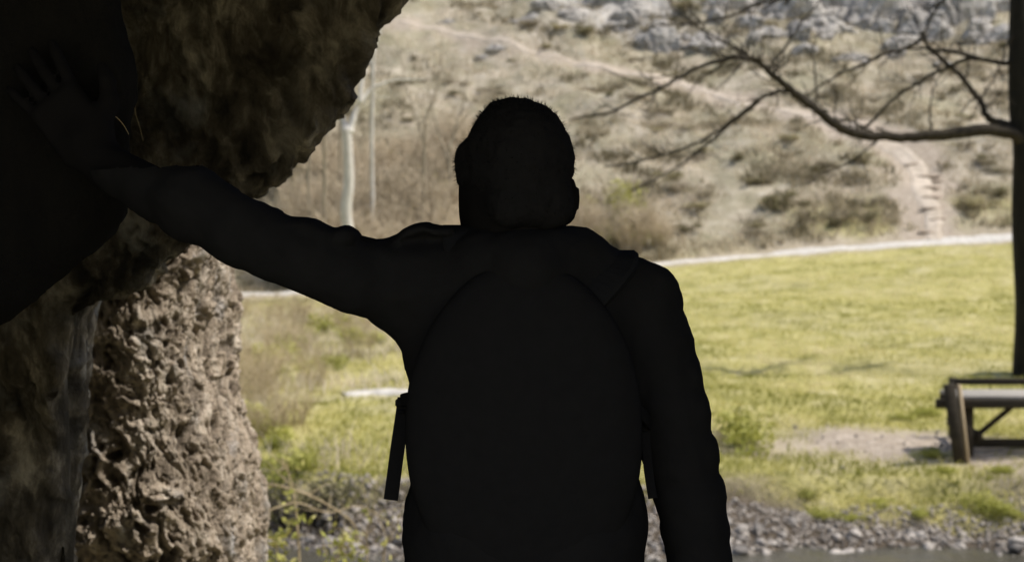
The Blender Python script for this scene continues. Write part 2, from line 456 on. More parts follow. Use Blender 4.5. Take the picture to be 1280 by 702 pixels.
trail_w = np.interp(np.arange(len(trail_pts)), [0, 3, 6, 8, 12, 18], [.6, .95, .9, .6, .38, .3])
def dirt_mask(x, y):
    nz = n2(x, y, .9, 51, 4)
    a = 1-sstep(-.6, .8, dist_poly(x, y, np.array([hit(980, 560)[:2], hit(1060, 552)[:2], hit(1150, 556)[:2], hit(1290, 590)[:2], hit(1400, 590)[:2]]), np.array([.45, .75, .6, .25, .3]))+nz*1.3)
    b = 1-sstep(-.25, .45, dist_poly(x, y, trail_pts, trail_w)+n2(x, y, .9, 52, 3)*1.2)
    c = (1-sstep(.0, .8, dist_poly(x, y, path_pts)-.45+nz*.6))*.7
    return np.maximum(np.maximum(a, b), c)
def grass_mask(x, y):
    nz = n2(x, y, .35, 53, 4)
    edge = 14.02+n2(x, x*0, 1.1, 54, 4)*.9-.45*sstep(2.6, 4.6, x)
    foot = np.interp(x, path_pts[::-1, 0], path_pts[::-1, 1])
    g = sstep(0, .35, y-edge)*(1-sstep(-.2, 1.0, y-foot+nz*1.2+(x < 3)*0))
    beyond = .7*sstep(0, .4, y-foot-.3)*(1-sstep(0, 3.5, y-foot+nz*5))*sstep(6, 10, x)
    g = np.maximum(g, beyond)
    g = g*(1-(.85-.45*sstep(-1, 1.5, x))*sstep(.02, .30, nz+.5*n2(x, y, 1.7, 55, 3)+.12*sstep(-3.2, -5.5, x)*sstep(30, 18, y)+.12*sstep(-2, -6, x)))
    return np.clip(g*(1-dirt_mask(x, y)), 0, 1)
def build_ground():
    nx, ny = len(gx), len(gy)
    V = np.stack([GX, GY, GZ], -1).reshape(-1, 3)
    i = (np.arange(nx-1)[:, None]*ny+np.arange(ny-1)[None]).ravel()
    F = np.stack([i, i+ny, i+ny+1, i+1], 1)
    me = new_mesh('ground', V, F)
    x, y = V[:, 0], V[:, 1]
    attr(me, 'grass', grass_mask(x, y)); attr(me, 'dirt', dirt_mask(x, y))
    attr(me, 'wet', sstep(15.0, 14.15, y+n2(x, y, 1.2, 56, 3)*.9)*sstep(6, 9, y)*(1-.7*grass_mask(x, y)))
    attr(me, 'crag', sstep(-.1, .35, n2(x, y, .16, 57, 4)+1.1*sstep(56, 68, y)*sstep(-4, 12, x)-.32+.25*sstep(60, 75, y)))
    attr(me, 'hillside', sstep(40.5, 43, y))
    m = M('ground_soil', .95, .15)
    v = m.vec()
    big = m.noise(v, .35, 6, .6); med = m.noise(v, 2.2, 7, .65); fine = m.noise(v, 14., 6, .7)
    hill = m.ramp(med, [(.25, (.22, .19, .13)), (.42, (.37, .32, .24)), (.58, (.49, .43, .34)), (.78, (.58, .54, .48))])
    hill = m.mix(m.ramp(m.noise(v, .9, 6, .68), [(.44, 0.), (.60, .75)]), hill, m.ramp(fine, [(.3, (.16, .145, .09)), (.7, (.34, .31, .22))]))
    hill = m.mix(m.ramp(big, [(.45, 0.), (.65, .55)]), hill, m.ramp(fine, [(.3, (.19, .18, .10)), (.7, (.38, .35, .22))]))
    mead = m.ramp(med, [(.3, (.24, .23, .07)), (.5, (.44, .40, .15)), (.72, (.56, .50, .28))])
    soil = m.ramp(fine, [(.3, (.30, .245, .19)), (.55, (.49, .415, .335)), (.75, (.62, .54, .455))])
    soil = m.mix(m.ramp(m.noise(v, 5., 5, .6), [(.42, 0.), (.62, .6)]), soil, (.33, .27, .205))
    leafy = m.ramp(med, [(.3, (.24, .215, .11)), (.55, (.45, .40, .225)), (.75, (.56, .51, .34))])
    crag = m.ramp(m.noise(m.vec((1, 1, .4)), 1.4, 8, .7), [(.35, (.19, .18, .165)), (.5, (.42, .40, .37)), (.65, (.64, .60, .55))])
    base = m.mix(m.at('hillside'), leafy, hill)
    base = m.mix(m.at('crag'), base, crag)
    base = m.mix(m.at('grass'), base, mead)
    base = m.mix(m.at('dirt'), base, soil)
    base = m.mix(m.at('wet'), base, m.ramp(fine, [(.3, (.05, .04, .028)), (.55, (.11, .088, .065)), (.75, (.24, .20, .16))]))
    m.color(base)
    m.bump(m.math('ADD', med, m.math('MULTIPLY', fine, .4)), .9, .12)
    link('ground', me, m.m, kind='structure')
build_ground()

def strip(name, P, width, m, lift=.012, k=8, seed=0, cross=7):
    C = catmull(np.asarray(P), k)
    T = np.gradient(C, axis=0); T /= np.linalg.norm(T, axis=1)[:, None]
    Nn = np.stack([-T[:, 1], T[:, 0]], 1)
    w = np.interp(np.linspace(0, 1, len(C)), np.linspace(0, 1, len(np.atleast_1d(width))), np.atleast_1d(width))
    V = []
    for i in range(len(C)):
        s = i*.9
        l = w[i]*(1+.45*float(n2(s, 1.3, .5, seed, 3)[0])); r = w[i]*(1+.45*float(n2(s, 7.3, .5, seed+1, 3)[0]))
        for t in np.linspace(-1, 1, cross):
            p = C[i]+Nn[i]*(t*(l if t > 0 else r)); V.append((p[0], p[1], lift if abs(t) < .99 else -.07))
    V = np.array(V); V[:, 2] += ground_z(V[:, 0], V[:, 1])
    n = len(C); F = np.array([(i*cross+j, i*cross+j+1, (i+1)*cross+j+1, (i+1)*cross+j) for i in range(n-1) for j in range(cross-1)])
    F = F[:, ::-1]
    return link(name, new_mesh(name, V, F), m, kind='structure')
MAT['path'] = simple('path_gravel', (.42, .39, .34), (.66, .63, .58), 6, .95, .6, .03)
MAT['trail'] = simple('trail_dirt', (.40, .335, .26), (.60, .52, .43), 2.2, .95, .8, .08)
strip('gravel_path', path_pts, .33, MAT['path'], .03, 12, 3)
strip('gravel_path', spur_pts, [.12, .22, .25, .25], MAT['path'], .03, 10, 5)
strip('hill_trail', trail_pts, trail_w*.45, MAT['trail'], .04, 10, 9)

# stream
def build_stream():
    m = M('stream_water', .12, .5)
    v = m.vec((1, .55, 1))
    m.color((.07, .065, .05))
    m.b.inputs['IOR'].default_value = 1.33
    m.bump(m.noise(v, 5., 6, .62, .5), .5, .05)
    xs = np.linspace(-60, 60, 241); ys = np.linspace(9.3, 14.2, 30)
    X, Y = np.meshgrid(xs, ys, indexing='ij')
    Z = -1.535+.012*n2(X, Y, 1.5, 61, 3)
    V = np.stack([X, Y, Z], -1).reshape(-1, 3); ny = len(ys)
    i = (np.arange(len(xs)-1)[:, None]*ny+np.arange(ny-1)[None]).ravel()
    link('stream_water', new_mesh('stream_water', V, np.stack([i, i+ny, i+ny+1, i+1], 1)), m.m, kind='structure')
build_stream()

# ------------------------------------------------------------------ grass and gravel (stuff)
def blades(name, n, sampler, hgt, wid, tint, m, lean=.5, **k):
    x, y = sampler(n); n = len(x)
    z = ground_z(x, y)-.01
    a = rng.uniform(0, 2*math.pi, n); H = rng.uniform(*hgt, n); Wd = rng.uniform(*wid, n)
    la = rng.uniform(0, 2*math.pi, n); ll = rng.uniform(.1, lean, n)*H
    c = np.stack([x, y, z], 1); d = np.stack([np.cos(a), np.sin(a), 0*a], 1)*Wd[:, None]*.5
    l = np.stack([np.cos(la)*ll, np.sin(la)*ll, 0*a], 1); up = np.array([0, 0, 1.])
    mid = c+l*.35+up*(H*.55)[:, None]; top = c+l+up*H[:, None]
    V = np.stack([c-d, c+d, mid+d*.7, mid-d*.7, top], 1).reshape(-1, 3)
    i = np.arange(n)[:, None]*5
    F = np.concatenate([i+np.array([0, 1, 2]), i+np.array([0, 2, 3]), i+np.array([3, 2, 4])])
    me = new_mesh(name, V, F)
    attr(me, 'tint', np.repeat(np.clip(tint(x, y)+rng.normal(0, .13, n), 0, 1), 5))
    return link(name, me, m, kind='stuff', **k)
def meadow_sampler(n):
    Y = 13.5*(41.5/13.5)**rng.random(n*3); X = (rng.random(n*3)*2-1)*(.40*Y+.8)
    keep = rng.random(n*3) < grass_mask(X, Y)*.95
    return X[keep][:n], Y[keep][:n]
blades('grass', 120000, meadow_sampler, (.03, .095), (.010, .022),
       lambda x, y: .44+1.7*n2(x, y, .4, 71, 4)+1.1*n2(x, y, 1.7, 72, 3)+.12*sstep(22, 34, y), MAT['grass'], 1.5)
def hill_sampler(n):
    Y = 39.0+rng.random(n*3)**1.3*36; X = (rng.random(n*3)*2-1)*(.40*Y)
    d = 1-dirt_mask(X, Y)
    keep = (rng.random(n*3) < d*sstep(-.35, .35, n2(X, Y, .5, 73, 4)+.1)) & (dist_poly(X, Y, path_pts) > .6)
    foot = np.interp(X, path_pts[::-1, 0], path_pts[::-1, 1]); keep &= Y > foot+.2
    return X[keep][:n], Y[keep][:n]
blades('dry_grass', 80000, hill_sampler, (.08, .28), (.025, .05),
       lambda x, y: .55+1.3*n2(x, y, .35, 74, 4)-.25*sstep(46, 41, y), MAT['drygrass'], 1.7)
def scrub_sampler(n):
    Y = 40.5+rng.random(n*6)**1.2*34; X = (rng.random(n*6)*2-1)*(.40*Y)
    m_ = sstep(.02, .22, n2(X, Y, .8, 91, 4))*sstep(-.25, .1, n2(X, Y, .18, 92, 3))
    foot = np.interp(X, path_pts[::-1, 0], path_pts[::-1, 1])
    keep = (rng.random(n*6) < m_*(1-dirt_mask(X, Y))) & (Y > foot+.5)
    return X[keep][:n], Y[keep][:n]
blades('scrub_undergrowth', 42000, scrub_sampler, (.10, .38), (.03, .06), lambda x, y: .25+1.2*n2(x, y, .6, 93, 3), MAT['heath'], 1.4)
def strawsampler(n):
    Y = rng.uniform(14.6, 34, n*6); X = -rng.uniform(1.2, 7.8, n*6)*Y/20
    keep = rng.random(n*6) < sstep(.0, .35, n2(X, Y, .55, 75, 3)+.18)
    return X[keep][:n], Y[keep][:n]
blades('dry_straw', 9000, strawsampler, (.10, .34), (.010, .02), lambda x, y: .75+.8*n2(x, y, .6, 76, 3), MAT['drygrass'], 1.2)

def ico(sub=1):
    import bmesh
    bm = bmesh.new(); bmesh.ops.create_icosphere(bm, subdivisions=sub, radius=1)
    V = np.array([v.co for v in bm.verts]); F = [tuple(v.index for v in f.verts) for f in bm.faces]; bm.free(); return V, F
def rotmat(): 
    q = rng.normal(size=4); q /= np.linalg.norm(q); w, x, y, z = q
    return np.array([[1-2*(y*y+z*z), 2*(x*y-z*w), 2*(x*z+y*w)], [2*(x*y+z*w), 1-2*(x*x+z*z), 2*(y*z-x*w)], [2*(x*z-y*w), 2*(y*z+x*w), 1-2*(x*x+y*y)]])
def rockform(sub, seed, flat=(1, .8, .55), amp=.28, cuts=5):
    V, F = ico(sub)
    r2 = np.random.default_rng(seed)
    for _ in range(cuts):
        n_ = r2.normal(size=3); n_ /= np.linalg.norm(n_); d = r2.uniform(.55, .85)
        h = V@n_; V = V-np.maximum(h-d, 0)[:, None]*n_*.9
    N = V/np.linalg.norm(V, axis=1)[:, None]
    V = V*(1+amp*fbm(V*1.3+seed*3.1, 3, seed))[:, None]
    if sub >= 4: V = V*(1+.34*ridged(V*np.array([2.6, 2.6, 1.1])+seed, 4, seed+5)+.15*ridged(V*np.array([7., 7., 3.5])+seed, 3, seed+6))[:, None]
    return V*np.array(flat), F
def bank_edge(x): return 13.1+.75*sstep(0, -3, x)
def build_gravel():
    V0, F0 = ico(1); mb = MB()
    n = 9500
    X = rng.uniform(-4.5, 6.8, n); Y = bank_edge(X)+rng.uniform(-.4, 1.15, n)
    Y2 = rng.uniform(14.2, 17.2, n); swap = (rng.random(n) < .03)
    X = np.where(swap, rng.uniform(1.5, 7.5, n), X); Y = np.where(swap, Y2, Y)
    keep = (~swap | (rng.random(n) < dirt_mask(X, Y))) & (Y > 12.4) & (swap | (Y < bank_edge(X)+1.35))
    X, Y = X[keep], Y[keep]; Z = ground_z(X, Y)
    r = rng.uniform(.012, .03, len(X))*np.where(rng.random(len(X)) < .10, 1.6, 1.)
    A = np.stack([V0*np.array([1, .8, .6])@rotmat().T*q for q in r])+np.stack([X, Y, Z+r*.3], 1)[:, None]
    F = np.array(F0)[None]+np.arange(len(X))[:, None, None]*len(V0)
    link('gravel', new_mesh('gravel', A.reshape(-1, 3), F.reshape(-1, 3)), MAT['gravel'], kind='stuff')
build_gravel()

# ------------------------------------------------------------------ river stones (individuals)
def copy_tree(o, parent=None):
    c = o.copy(); col.objects.link(c)
    if parent: c.parent = parent
    for ch in o.children: copy_tree(ch, c)
    return c
def scatter(protos, spots, label, cat, group):
    """protos: unplaced things; spots: (x,y,z,scale,rz); the first use moves the proto itself"""
    used = set()
    for i, (x, y, z, s_, rz) in enumerate(spots):
        k = i % len(protos); o = protos[k] if k not in used else copy_tree(protos[k]); used.add(k)
        o.location = (x, y, z); o.scale = (s_,)*3 if np.isscalar(s_) else s_; o.rotation_euler = (0, 0, rz)
        tag(o, label, cat, group)
stones = []
for k in range(6):
    V, F = rockform(3, 40+k, (1, .78, .6), .45, 9)
    stones.append(link('river_stone', new_mesh('river_stone', V, F), MAT['stone']))
sp = []
while len(sp) < 290:
    q = rng.random(); x = rng.uniform(-2.9, -.7) if q < .25 else rng.uniform(-.7, .9) if q < .37 else rng.uniform(.9, 5.7); y = bank_edge(np.array(x))+abs(rng.normal(0, .55))-.15
    if y > 14.25: continue
    s_ = rng.uniform(.03, .062) if rng.random() < .7 else rng.uniform(.062, .11)
    if x < 0: s_ *= .8
    sp.append((x, float(y), float(ground_z(x, y)[0])+s_*.22, s_, rng.uniform(0, 6.3)))
scatter(stones, sp, 'pale rounded river stone lying on the muddy bank at the water\'s edge', 'stone', 'stones along the stream bank')

# ------------------------------------------------------------------ shrubs
def leafcloud(mb_name, n, rad, leaf, seed, m, lobes=6, tints=(.1, .9)):
    r2 = np.random.default_rng(seed)
    C = r2.normal(0, .45, (lobes, 3))*rad*np.array([1, 1, .5])+np.array([0, 0, rad[2]*.75])
    S = r2.uniform(.35, .65, lobes)
    k = r2.integers(0, lobes, n)
    d = r2.normal(size=(n, 3)); d /= np.linalg.norm(d, axis=1)[:, None]
    P = C[k]+d*(S[k]*r2.random(n)**.4)[:, None]*rad
    P[:, 2] = np.abs(P[:, 2])
    a = r2.normal(size=(n, 3)); a /= np.linalg.norm(a, axis=1)[:, None]
    b = np.cross(a, r2.normal(size=(n, 3))); b /= np.linalg.norm(b, axis=1)[:, None]
    L = r2.uniform(.6, 1.3, n)[:, None]*leaf
    V = np.stack([P-a*L, P-b*L*.45, P+a*L, P+b*L*.45], 1).reshape(-1, 3)
    F = np.arange(n*4).reshape(-1, 4)
    me = new_mesh(mb_name, V, F, False)
    t = tints[0]+(tints[1]-tints[0])*np.clip(.5*P[:, 2]/rad[2]+.35*r2.random(n), 0, 1)
    attr(me, 'tint', np.repeat(t, 4)); return me
def twigbush(nstem, h, spread, seed, r0=.008, pts=6, sides=3, branch=2, curl=.5):
    r2 = np.random.default_rng(seed); mb = MB()
    for i in range(nstem):
        a = r2.uniform(0, 6.283); rr = r2.random()**.5*spread*.35
        p = np.array([math.cos(a)*rr, math.sin(a)*rr, -.05]); H = h*r2.uniform(.5, 1.)
        out = spread*r2.uniform(.1, .75); b = a+r2.normal(0, .6)
        t = np.linspace(0, 1, pts)
        P = p+np.stack([np.cos(b)*out*t**1.6, np.sin(b)*out*t**1.6, H*(t-.22*curl*t**3)], 1)+r2.normal(0, .025*h, (pts, 3))*t[:, None]
        mb.tube(P, r0*(1-.75*t), sides)
        for q in range(branch):
            j = r2.integers(2, pts-1); e = r2.normal(0, .3, 3)*h*.5; e[2] = abs(e[2])*.8+.08*h
            B = P[j]+e*np.linspace(0, 1, 4)[:, None]+r2.normal(0, .015*h, (4, 3)); B[0] = P[j]
            mb.tube(B, r0*.55*np.linspace(1, .35, 4), sides)
    return mb
# hillside scrub: leafy crown with twigs beneath
scrubs = []
for k in range(4):
    e = empty('scrub_bush')
    link('crown', leafcloud('crown', 900, np.array([1, 1, .7]), .085, 80+k, MAT['scrub'], 7, [(.1, .6), (.3, .9), (0, .5), (.4, 1.)][k]), MAT['scrub'], e)
    twigbush(14, .9, .9, 90+k, .02, 5, 3, 1).build('twigs', MAT['twig'], e)
    scrubs.append(e)
dark = [(862, 12, 26), (570, 120, 11), (597, 20, 8), (510, 152, 10), (875, 48, 7), (640, 78, 7), (840, 228, 22), (872, 262, 18), (965, 262, 30), (1012, 258, 14), (1085, 278, 22), (985, 178, 16), (1075, 205, 18), (1225, 262, 24), (1245, 246, 18), (700, 38, 14), (735, 45, 18), (680, 62, 12), (1250, 60, 12), (1110, 60, 10), (920, 200, 14), (880, 190, 12), (1020, 215, 10), (590, 165, 9), (520, 75, 8), (940, 230, 16), (780, 262, 12), (905, 155, 10), (760, 120, 9), (1230, 200, 14), (1210, 150, 12), (820, 165, 11), (1040, 282, 14), (945, 285, 12), (860, 290, 14)]
sp = []
for px, py, w in dark:
    h = hit(px, py); s_ = w/FPX*h[1]
    sp.append((h[0], h[1], h[2]-.05*s_, (s_, s_, s_*rng.uniform(.55, .8)), rng.uniform(0, 6.3)))
scatter(scrubs, sp, 'low dark olive scrub bush growing on the dry hillside', 'shrub', 'scrub bushes on the hillside')
# small pale cushions of scrub
tufts = []
for k in range(4):
    e = empty('dry_bush')
    twigbush(60, 1., 1.1, 120+k, .016, 6, 3, 3, .6).build('twigs', MAT['brush'], e)
    me = leafcloud('crown', 260, np.array([.9, .9, .55]), .06, 130+k, MAT['scrub'], 6, (.5, 1.)); link('crown', me, MAT['scrub'], e)
    tufts.append(e)
sp = []
while len(sp) < 150:
    px, py = rng.uniform(480, 1275), rng.uniform(0, 300)
    h = hit(px, py)
    if h[1] > 74 or h[1] < 40: continue
    for q in range(rng.integers(1, 6)):
        x, y = h[0]+rng.normal(0, .8), h[1]+rng.normal(0, .6)
        if dist_poly(np.array([x]), np.array([y]), trail_pts)[0] < 1.5 or dist_poly(np.array([x]), np.array([y]), path_pts)[0] < 1.: continue
        s_ = rng.uniform(.15, .6); sp.append((x, y, float(ground_z(x, y)[0]), (s_*rng.uniform(.9, 1.5), s_, s_*rng.uniform(.4, .75)), rng.uniform(0, 6.3)))
scatter(tufts, sp, 'small dry leafless bush on the pale grassy hillside', 'shrub', 'dry bushes on the hillside')
# tall dry thicket at the hill foot on the left
thick = []
for k in range(5):
    e = empty('thicket_bush')
    twigbush(90, 2.8, 1.6, 150+k, .022, 7, 3, 4, .5).build('stems', MAT['twig'], e)
    me = leafcloud('crown', 420, np.array([1.1, 1.1, 1.1]), .045, 160+k, MAT['weedleaf'], 8, (.5, 1.)); link('crown', me, MAT['weedleaf'], e)
    thick.append(e)
sp = []
for i in range(94):
    px = rng.uniform(375, 600) if i < 86 else rng.uniform(725, 830)
    x = (px-CX)/FPX*40
    foot = np.interp(x, path_pts[::-1, 0], path_pts[::-1, 1])
    y = foot+rng.uniform(.9, 9 if px < 620 else 4); x = (px-CX)/FPX*y
    s_ = rng.uniform(.55, 1.05)*(1 if px < 620 else .72)
    sp.append((x, y, float(ground_z(x, y)[0]), s_, rng.uniform(0, 6.3)))
scatter(thick, sp, 'tall tan thicket of bare stems at the foot of the hill', 'thicket', 'bare thicket bushes along the hill foot')
h = hit(775, 285); e = empty('leafy_bush', (h[0], h[1], h[2]), label='yellow green leafy bush just right of the man\'s head at the hill foot', cat='shrub')
link('crown', leafcloud('crown', 1500, np.array([1., .9, 1.0]), .06, 191, MAT['weedleaf'], 9, (0., .8)), MAT['weedleaf'], e)
twigbush(40, 2.0, 1.3, 192, .016, 6, 3, 3).build('stems', MAT['tanbark'], e)

# weeds on the meadow at the left, dry and green
weeds = []
for k in range(4):
    e = empty('dry_weed'); twigbush(26, .8, .55, 200+k, .006, 6, 3, 4, .8).build('stems', MAT['stalk'], e); weeds.append(e)
sp = []
for i in range(46):
    px, py = rng.uniform(296, 400), rng.uniform(395, 560)
    if i > 38: px, py = rng.uniform(410, 500), rng.uniform(400, 490)
    h = hit(px, py); s_ = rng.uniform(.5, 1.15)
    sp.append((h[0], h[1], h[2], s_, rng.uniform(0, 6.3)))
scatter(weeds, sp, 'clump of thin dry weed stalks on the meadow beyond the lit rock', 'weed', 'dry weeds on the left of the meadow')
gw = []
for k in range(3):
    e = empty('green_weed')
    link('leaves', leafcloud('leaves', 500, np.array([.5, .5, .4]), .05, 220+k, MAT['weedleaf'], 7, (0, .8)), MAT['weedleaf'], e)
    twigbush(8, .45, .4, 230+k, .006, 5, 3, 1).build('stems', MAT['stalk'], e); gw.append(e)
sp = []
for px, py, s_ in [(330, 545, .5), (352, 560, .5), (370, 585, .45), (345, 600, .55), (318, 525, .45), (398, 420, .8), (370, 440, .7), (440, 432, .7), (330, 460, .7), (410, 462, .5), (470, 430, .5), (905, 555, .75), (925, 565, .6), (915, 545, .55)]:
    h = hit(px, py); sp.append((h[0], h[1], h[2]-.03, s_, rng.uniform(0, 6.3)))
scatter(gw, sp, 'low green leafy weed clump on the meadow by the bank', 'weed', 'green weed clumps on the meadow')
ms = []
for k in range(3):
    V, F = rockform(3, 260+k, (1, .8, .5), .25, 2)
    mo = link('moss_hummock', leafcloud('moss_hummock', 1500, np.array([1, .8, .42]), .055, 250+k, MAT['weedleaf'], 10, (0, .75)), MAT['weedleaf']); ms.append(mo)
sp = []
for px, py, w in [(1028, 648, 24), (1068, 650, 16), (1160, 520, 26), (1125, 524, 18), (1170, 572, 26), (1185, 590, 18), (1230, 640, 40), (1262, 650, 28), (1150, 645, 22), (1010, 620, 22), (1100, 632, 22), (1255, 590, 22)]:
    h = hit(px, py); s_ = w/FPX*h[1]; sp.append((h[0], h[1], h[2]-.03, s_, rng.uniform(0, 6.3)))
scatter(ms, sp, 'mossy green hummock of turf on the bank near the wooden table', 'moss hummock', 'mossy hummocks near the stream and table')

# foreground stems at the foot of the lit rock, leaning over the water
def foreplants():
    specs = [
     ('arching pale bare stem curving over the stream beside the lit rock', [(318, 606, 8.2), (345, 606, 8.2), (385, 618, 8.3), (425, 640, 8.4), (446, 660, 8.5), (440, 674, 8.5), (410, 678, 8.5)], .008, 0),
     ('forked upright pale stem rising from the water\'s edge', [(372, 800, 7.6), (374, 700, 7.6), (371, 650, 7.6), (366, 610, 7.6), (352, 570, 7.6)], .008, 10),
     ('thin slanting stem nearest the hanging strap', [(470, 800, 7.8), (480, 690, 7.8), (492, 664, 7.8), (505, 630, 7.8)], .007, 4),
     ('short straight stem with a bent tip over the water', [(456, 800, 7.8), (459, 690, 7.8), (458, 660, 7.8), (470, 640, 7.8)], .006, 3),
     ('leafy yellow green stem low by the foot of the lit rock', [(420, 820, 7.2), (415, 720, 7.2), (424, 690, 7.2), (432, 675, 7.2)], .006, 26),
     ('leafy stem with yellow buds against the lit rock', [(352, 820, 6.6), (350, 720, 6.6), (346, 690, 6.6), (350, 670, 6.6)], .005, 22),
     ('long low twig lying across the dark bank', [(330, 640, 9.5), (370, 628, 9.6), (410, 640, 9.7), (450, 632, 9.8), (490, 655, 9.8)], .007, 2)]
    r2 = np.random.default_rng(5)
    for lab, pp, r, nl in specs:
        P = catmull([W(*q) for q in pp], 5)
        g = ground_z(P[0, 0], P[0, 1])[0]
        b = P[0]; base = np.array([b[0], b[1], g-.03])
        if b[2] > g+.05: P = np.concatenate([np.linspace(base, b, 5)[:-1], P])
        else: P[0, 2] = min(P[0, 2], g-.02)
        e = empty('bank_plant', base, label=lab, cat='plant')
        mb = MB(); P = P-base; n = len(P)
        mb.tube(P, r*np.linspace(1, .4, n), 5)
        for q in range(5):
            j = r2.integers(n//3, n-1); d = r2.normal(0, .12, 3); d[2] = abs(d[2]); B = P[j]+d*np.linspace(0, 1, 4)[:, None]**1.2
            mb.tube(B, r*.45*np.linspace(1, .4, 4), 4)
        mb.build('stem', MAT['stalk'], e)
        if nl:
            V, t = [], []
            for q in range(nl*5):
                p = P[r2.integers(n//3, n)]+r2.normal(0, .045, 3); a = r2.normal(size=3); a /= np.linalg.norm(a); c = np.cross(a, r2.normal(size=3)); c /= np.linalg.norm(c); L = r2.uniform(.015, .03)
                V += [p-a*L, p-c*L*.45, p+a*L, p+c*L*.45]; t += [r2.uniform(.2, 1)]*4
            me = new_mesh('leaves', np.array(V), np.arange(len(V)).reshape(-1, 4), False); attr(me, 'tint', t); link('leaves', me, MAT['weedleaf'], e)
foreplants()
# brushy shrub at the bank left
for px, py, lab, sd in [(362, 650, 'dark bare shrub overhanging the stream beside the lit rock', 1), (420, 655, 'dark low tangle of twigs on the undercut bank', 2)]:
    h = hit(px, py); e = empty('bank_shrub', h, label=lab, cat='shrub')
    twigbush(34, .55, .8, 300+sd, .008, 6, 3, 4, 1.).build('twigs', MAT['bark'], e)
    link('leaves', leafcloud('leaves', 260, np.array([.5, .4, .28]), .03, 310+sd, MAT['scrub'], 6, (0, .7)), MAT['scrub'], e)

# ------------------------------------------------------------------ rock outcrops on the hill top
oc = []
for k in range(5):
    V, F = rockform(5, 400+k, (1, .7, .9), .4, 7); oc.append(link('rock_outcrop', new_mesh('rock_outcrop', V, F), MAT['outcrop']))
outs = [(1090, 22, 62, 1.1), (1150, 14, 70, 1.2), (1205, 20, 60, 1.1), (1250, 12, 66, 1.2), (1040, 40, 44, .8), (985, 18, 52, .9), (935, 34, 40, .7), (800, 22, 46, .6), (760, 34, 36, .55), (830, 36, 34, .6), (900, 10, 52, .9), (720, 18, 34, .5), (690, 8, 36, .6), (625, 62, 20, .6), (605, 74, 16, .6), (1000, 66, 30, .6), (1065, 75, 34, .5), (870, 60, 26, .5), (1120, 70, 26, .6), (1185, 84, 24, .6), (750, 4, 60, .7), (560, 28, 18, .4), (650, 30, 22, .5), (1030, 4, 60, 1.), (1110, -12, 90, 1.2), (1210, -16, 90, 1.2), (970, -14, 80, 1.), (860, -16, 80, .9)]
sp = []
for px, py, w, zz in outs:
    h = hit(px, py); s_ = w/FPX*h[1]*.62; sp.append((h[0], h[1]+s_*.35, h[2]-.1*s_, (s_, s_*.9, s_*zz), rng.uniform(-.6, .6)))
for i in range(34):
    px, py = rng.uniform(660, 1285), rng.uniform(-10, 62)
    if py > 40 and px < 800: continue
    h = hit(px, py); s_ = rng.uniform(.35, .95); sp.append((h[0], h[1]+s_*.3, h[2]-.1*s_, (s_, s_*.9, s_*rng.uniform(.6, 1.2)), rng.uniform(-.7, .7)))
scatter(oc, sp, 'grey limestone outcrop breaking through the hillside', 'rock outcrop', 'limestone outcrops on the upper hillside')
# steps on the trail
st = []
for k in range(3):
    V, F = rockform(3, 450+k, (1, .30, .13), .35, 4); st.append(link('trail_step', new_mesh('trail_step', V, F), MAT['step']))
sp = []
for px, py, w in [(1160, 292, 17), (1166, 276, 17), (1162, 262, 19), (1164, 248, 18), (1154, 236, 19), (1150, 222, 21), (1166, 228, 12), (1138, 207, 18)]:
    h = hit(px, py); s_ = w/FPX*h[1]*.85; sp.append((h[0]+rng.normal(0, .12), h[1], h[2]+.035, s_, rng.normal(0, .15)))
scatter(st, sp, 'flat stone step set across the eroded hill trail', 'step', 'stone steps on the hill trail')

# ------------------------------------------------------------------ the bare tree on the right
def limb_px(mb, pts, r0, r1, Y0, Y1, k=6, twigs=0, seed=0, tl=(20, 60), base=None, sides=7):
    r2 = np.random.default_rng(seed); n = len(pts)
    P = catmull([W(p[0], p[1], Y0+(Y1-Y0)*i/(n-1)) for i, p in enumerate(pts)], k)
    P = P+r2.normal(0, .007, P.shape)+.05*np.stack([fbm(P*2.6+seed*1.7+i*5, 2, 700+i) for i in range(3)], 1)*np.minimum(1, np.linspace(0, 4, len(P)))[:, None]
    rad = r0+(r1-r0)*np.linspace(0, 1, len(P))**.8
    mb.tube(P-base, rad, sides, .12, seed)
    sc_ = Y0/FPX
    for q in range(twigs):
        j = r2.integers(len(P)//4, len(P)-1); T = P[min(j+1, len(P)-1)]-P[j]; T /= np.linalg.norm(T)
        d = T*.6+r2.normal(0, .55, 3)*np.array([1, .7, 1]); d[2] += .25; d /= np.linalg.norm(d); L = r2.uniform(*tl)*sc_
        t = np.linspace(0, 1, 6)[:, None]
        B = P[j]+d*L*t+r2.normal(0, .05, 3)*L*t**2*2; B[1:] += r2.normal(0, .012*L*3, (5, 3))
        mb.tube(B-base, np.maximum(np.minimum(rad[j]*.4, .014), .007)*np.linspace(1, .4, 6), 4)
        for _ in range(2):
            e = d+r2.normal(0, .5, 3); e /= np.linalg.norm(e); C = B[r2.integers(2, 5)]+e*L*r2.uniform(.3, .6)*np.linspace(0, 1, 4)[:, None]
            mb.tube(C-base, .006*np.linspace(1, .4, 4), 3)
TB = hit(1288, 470); TY = TB[1]
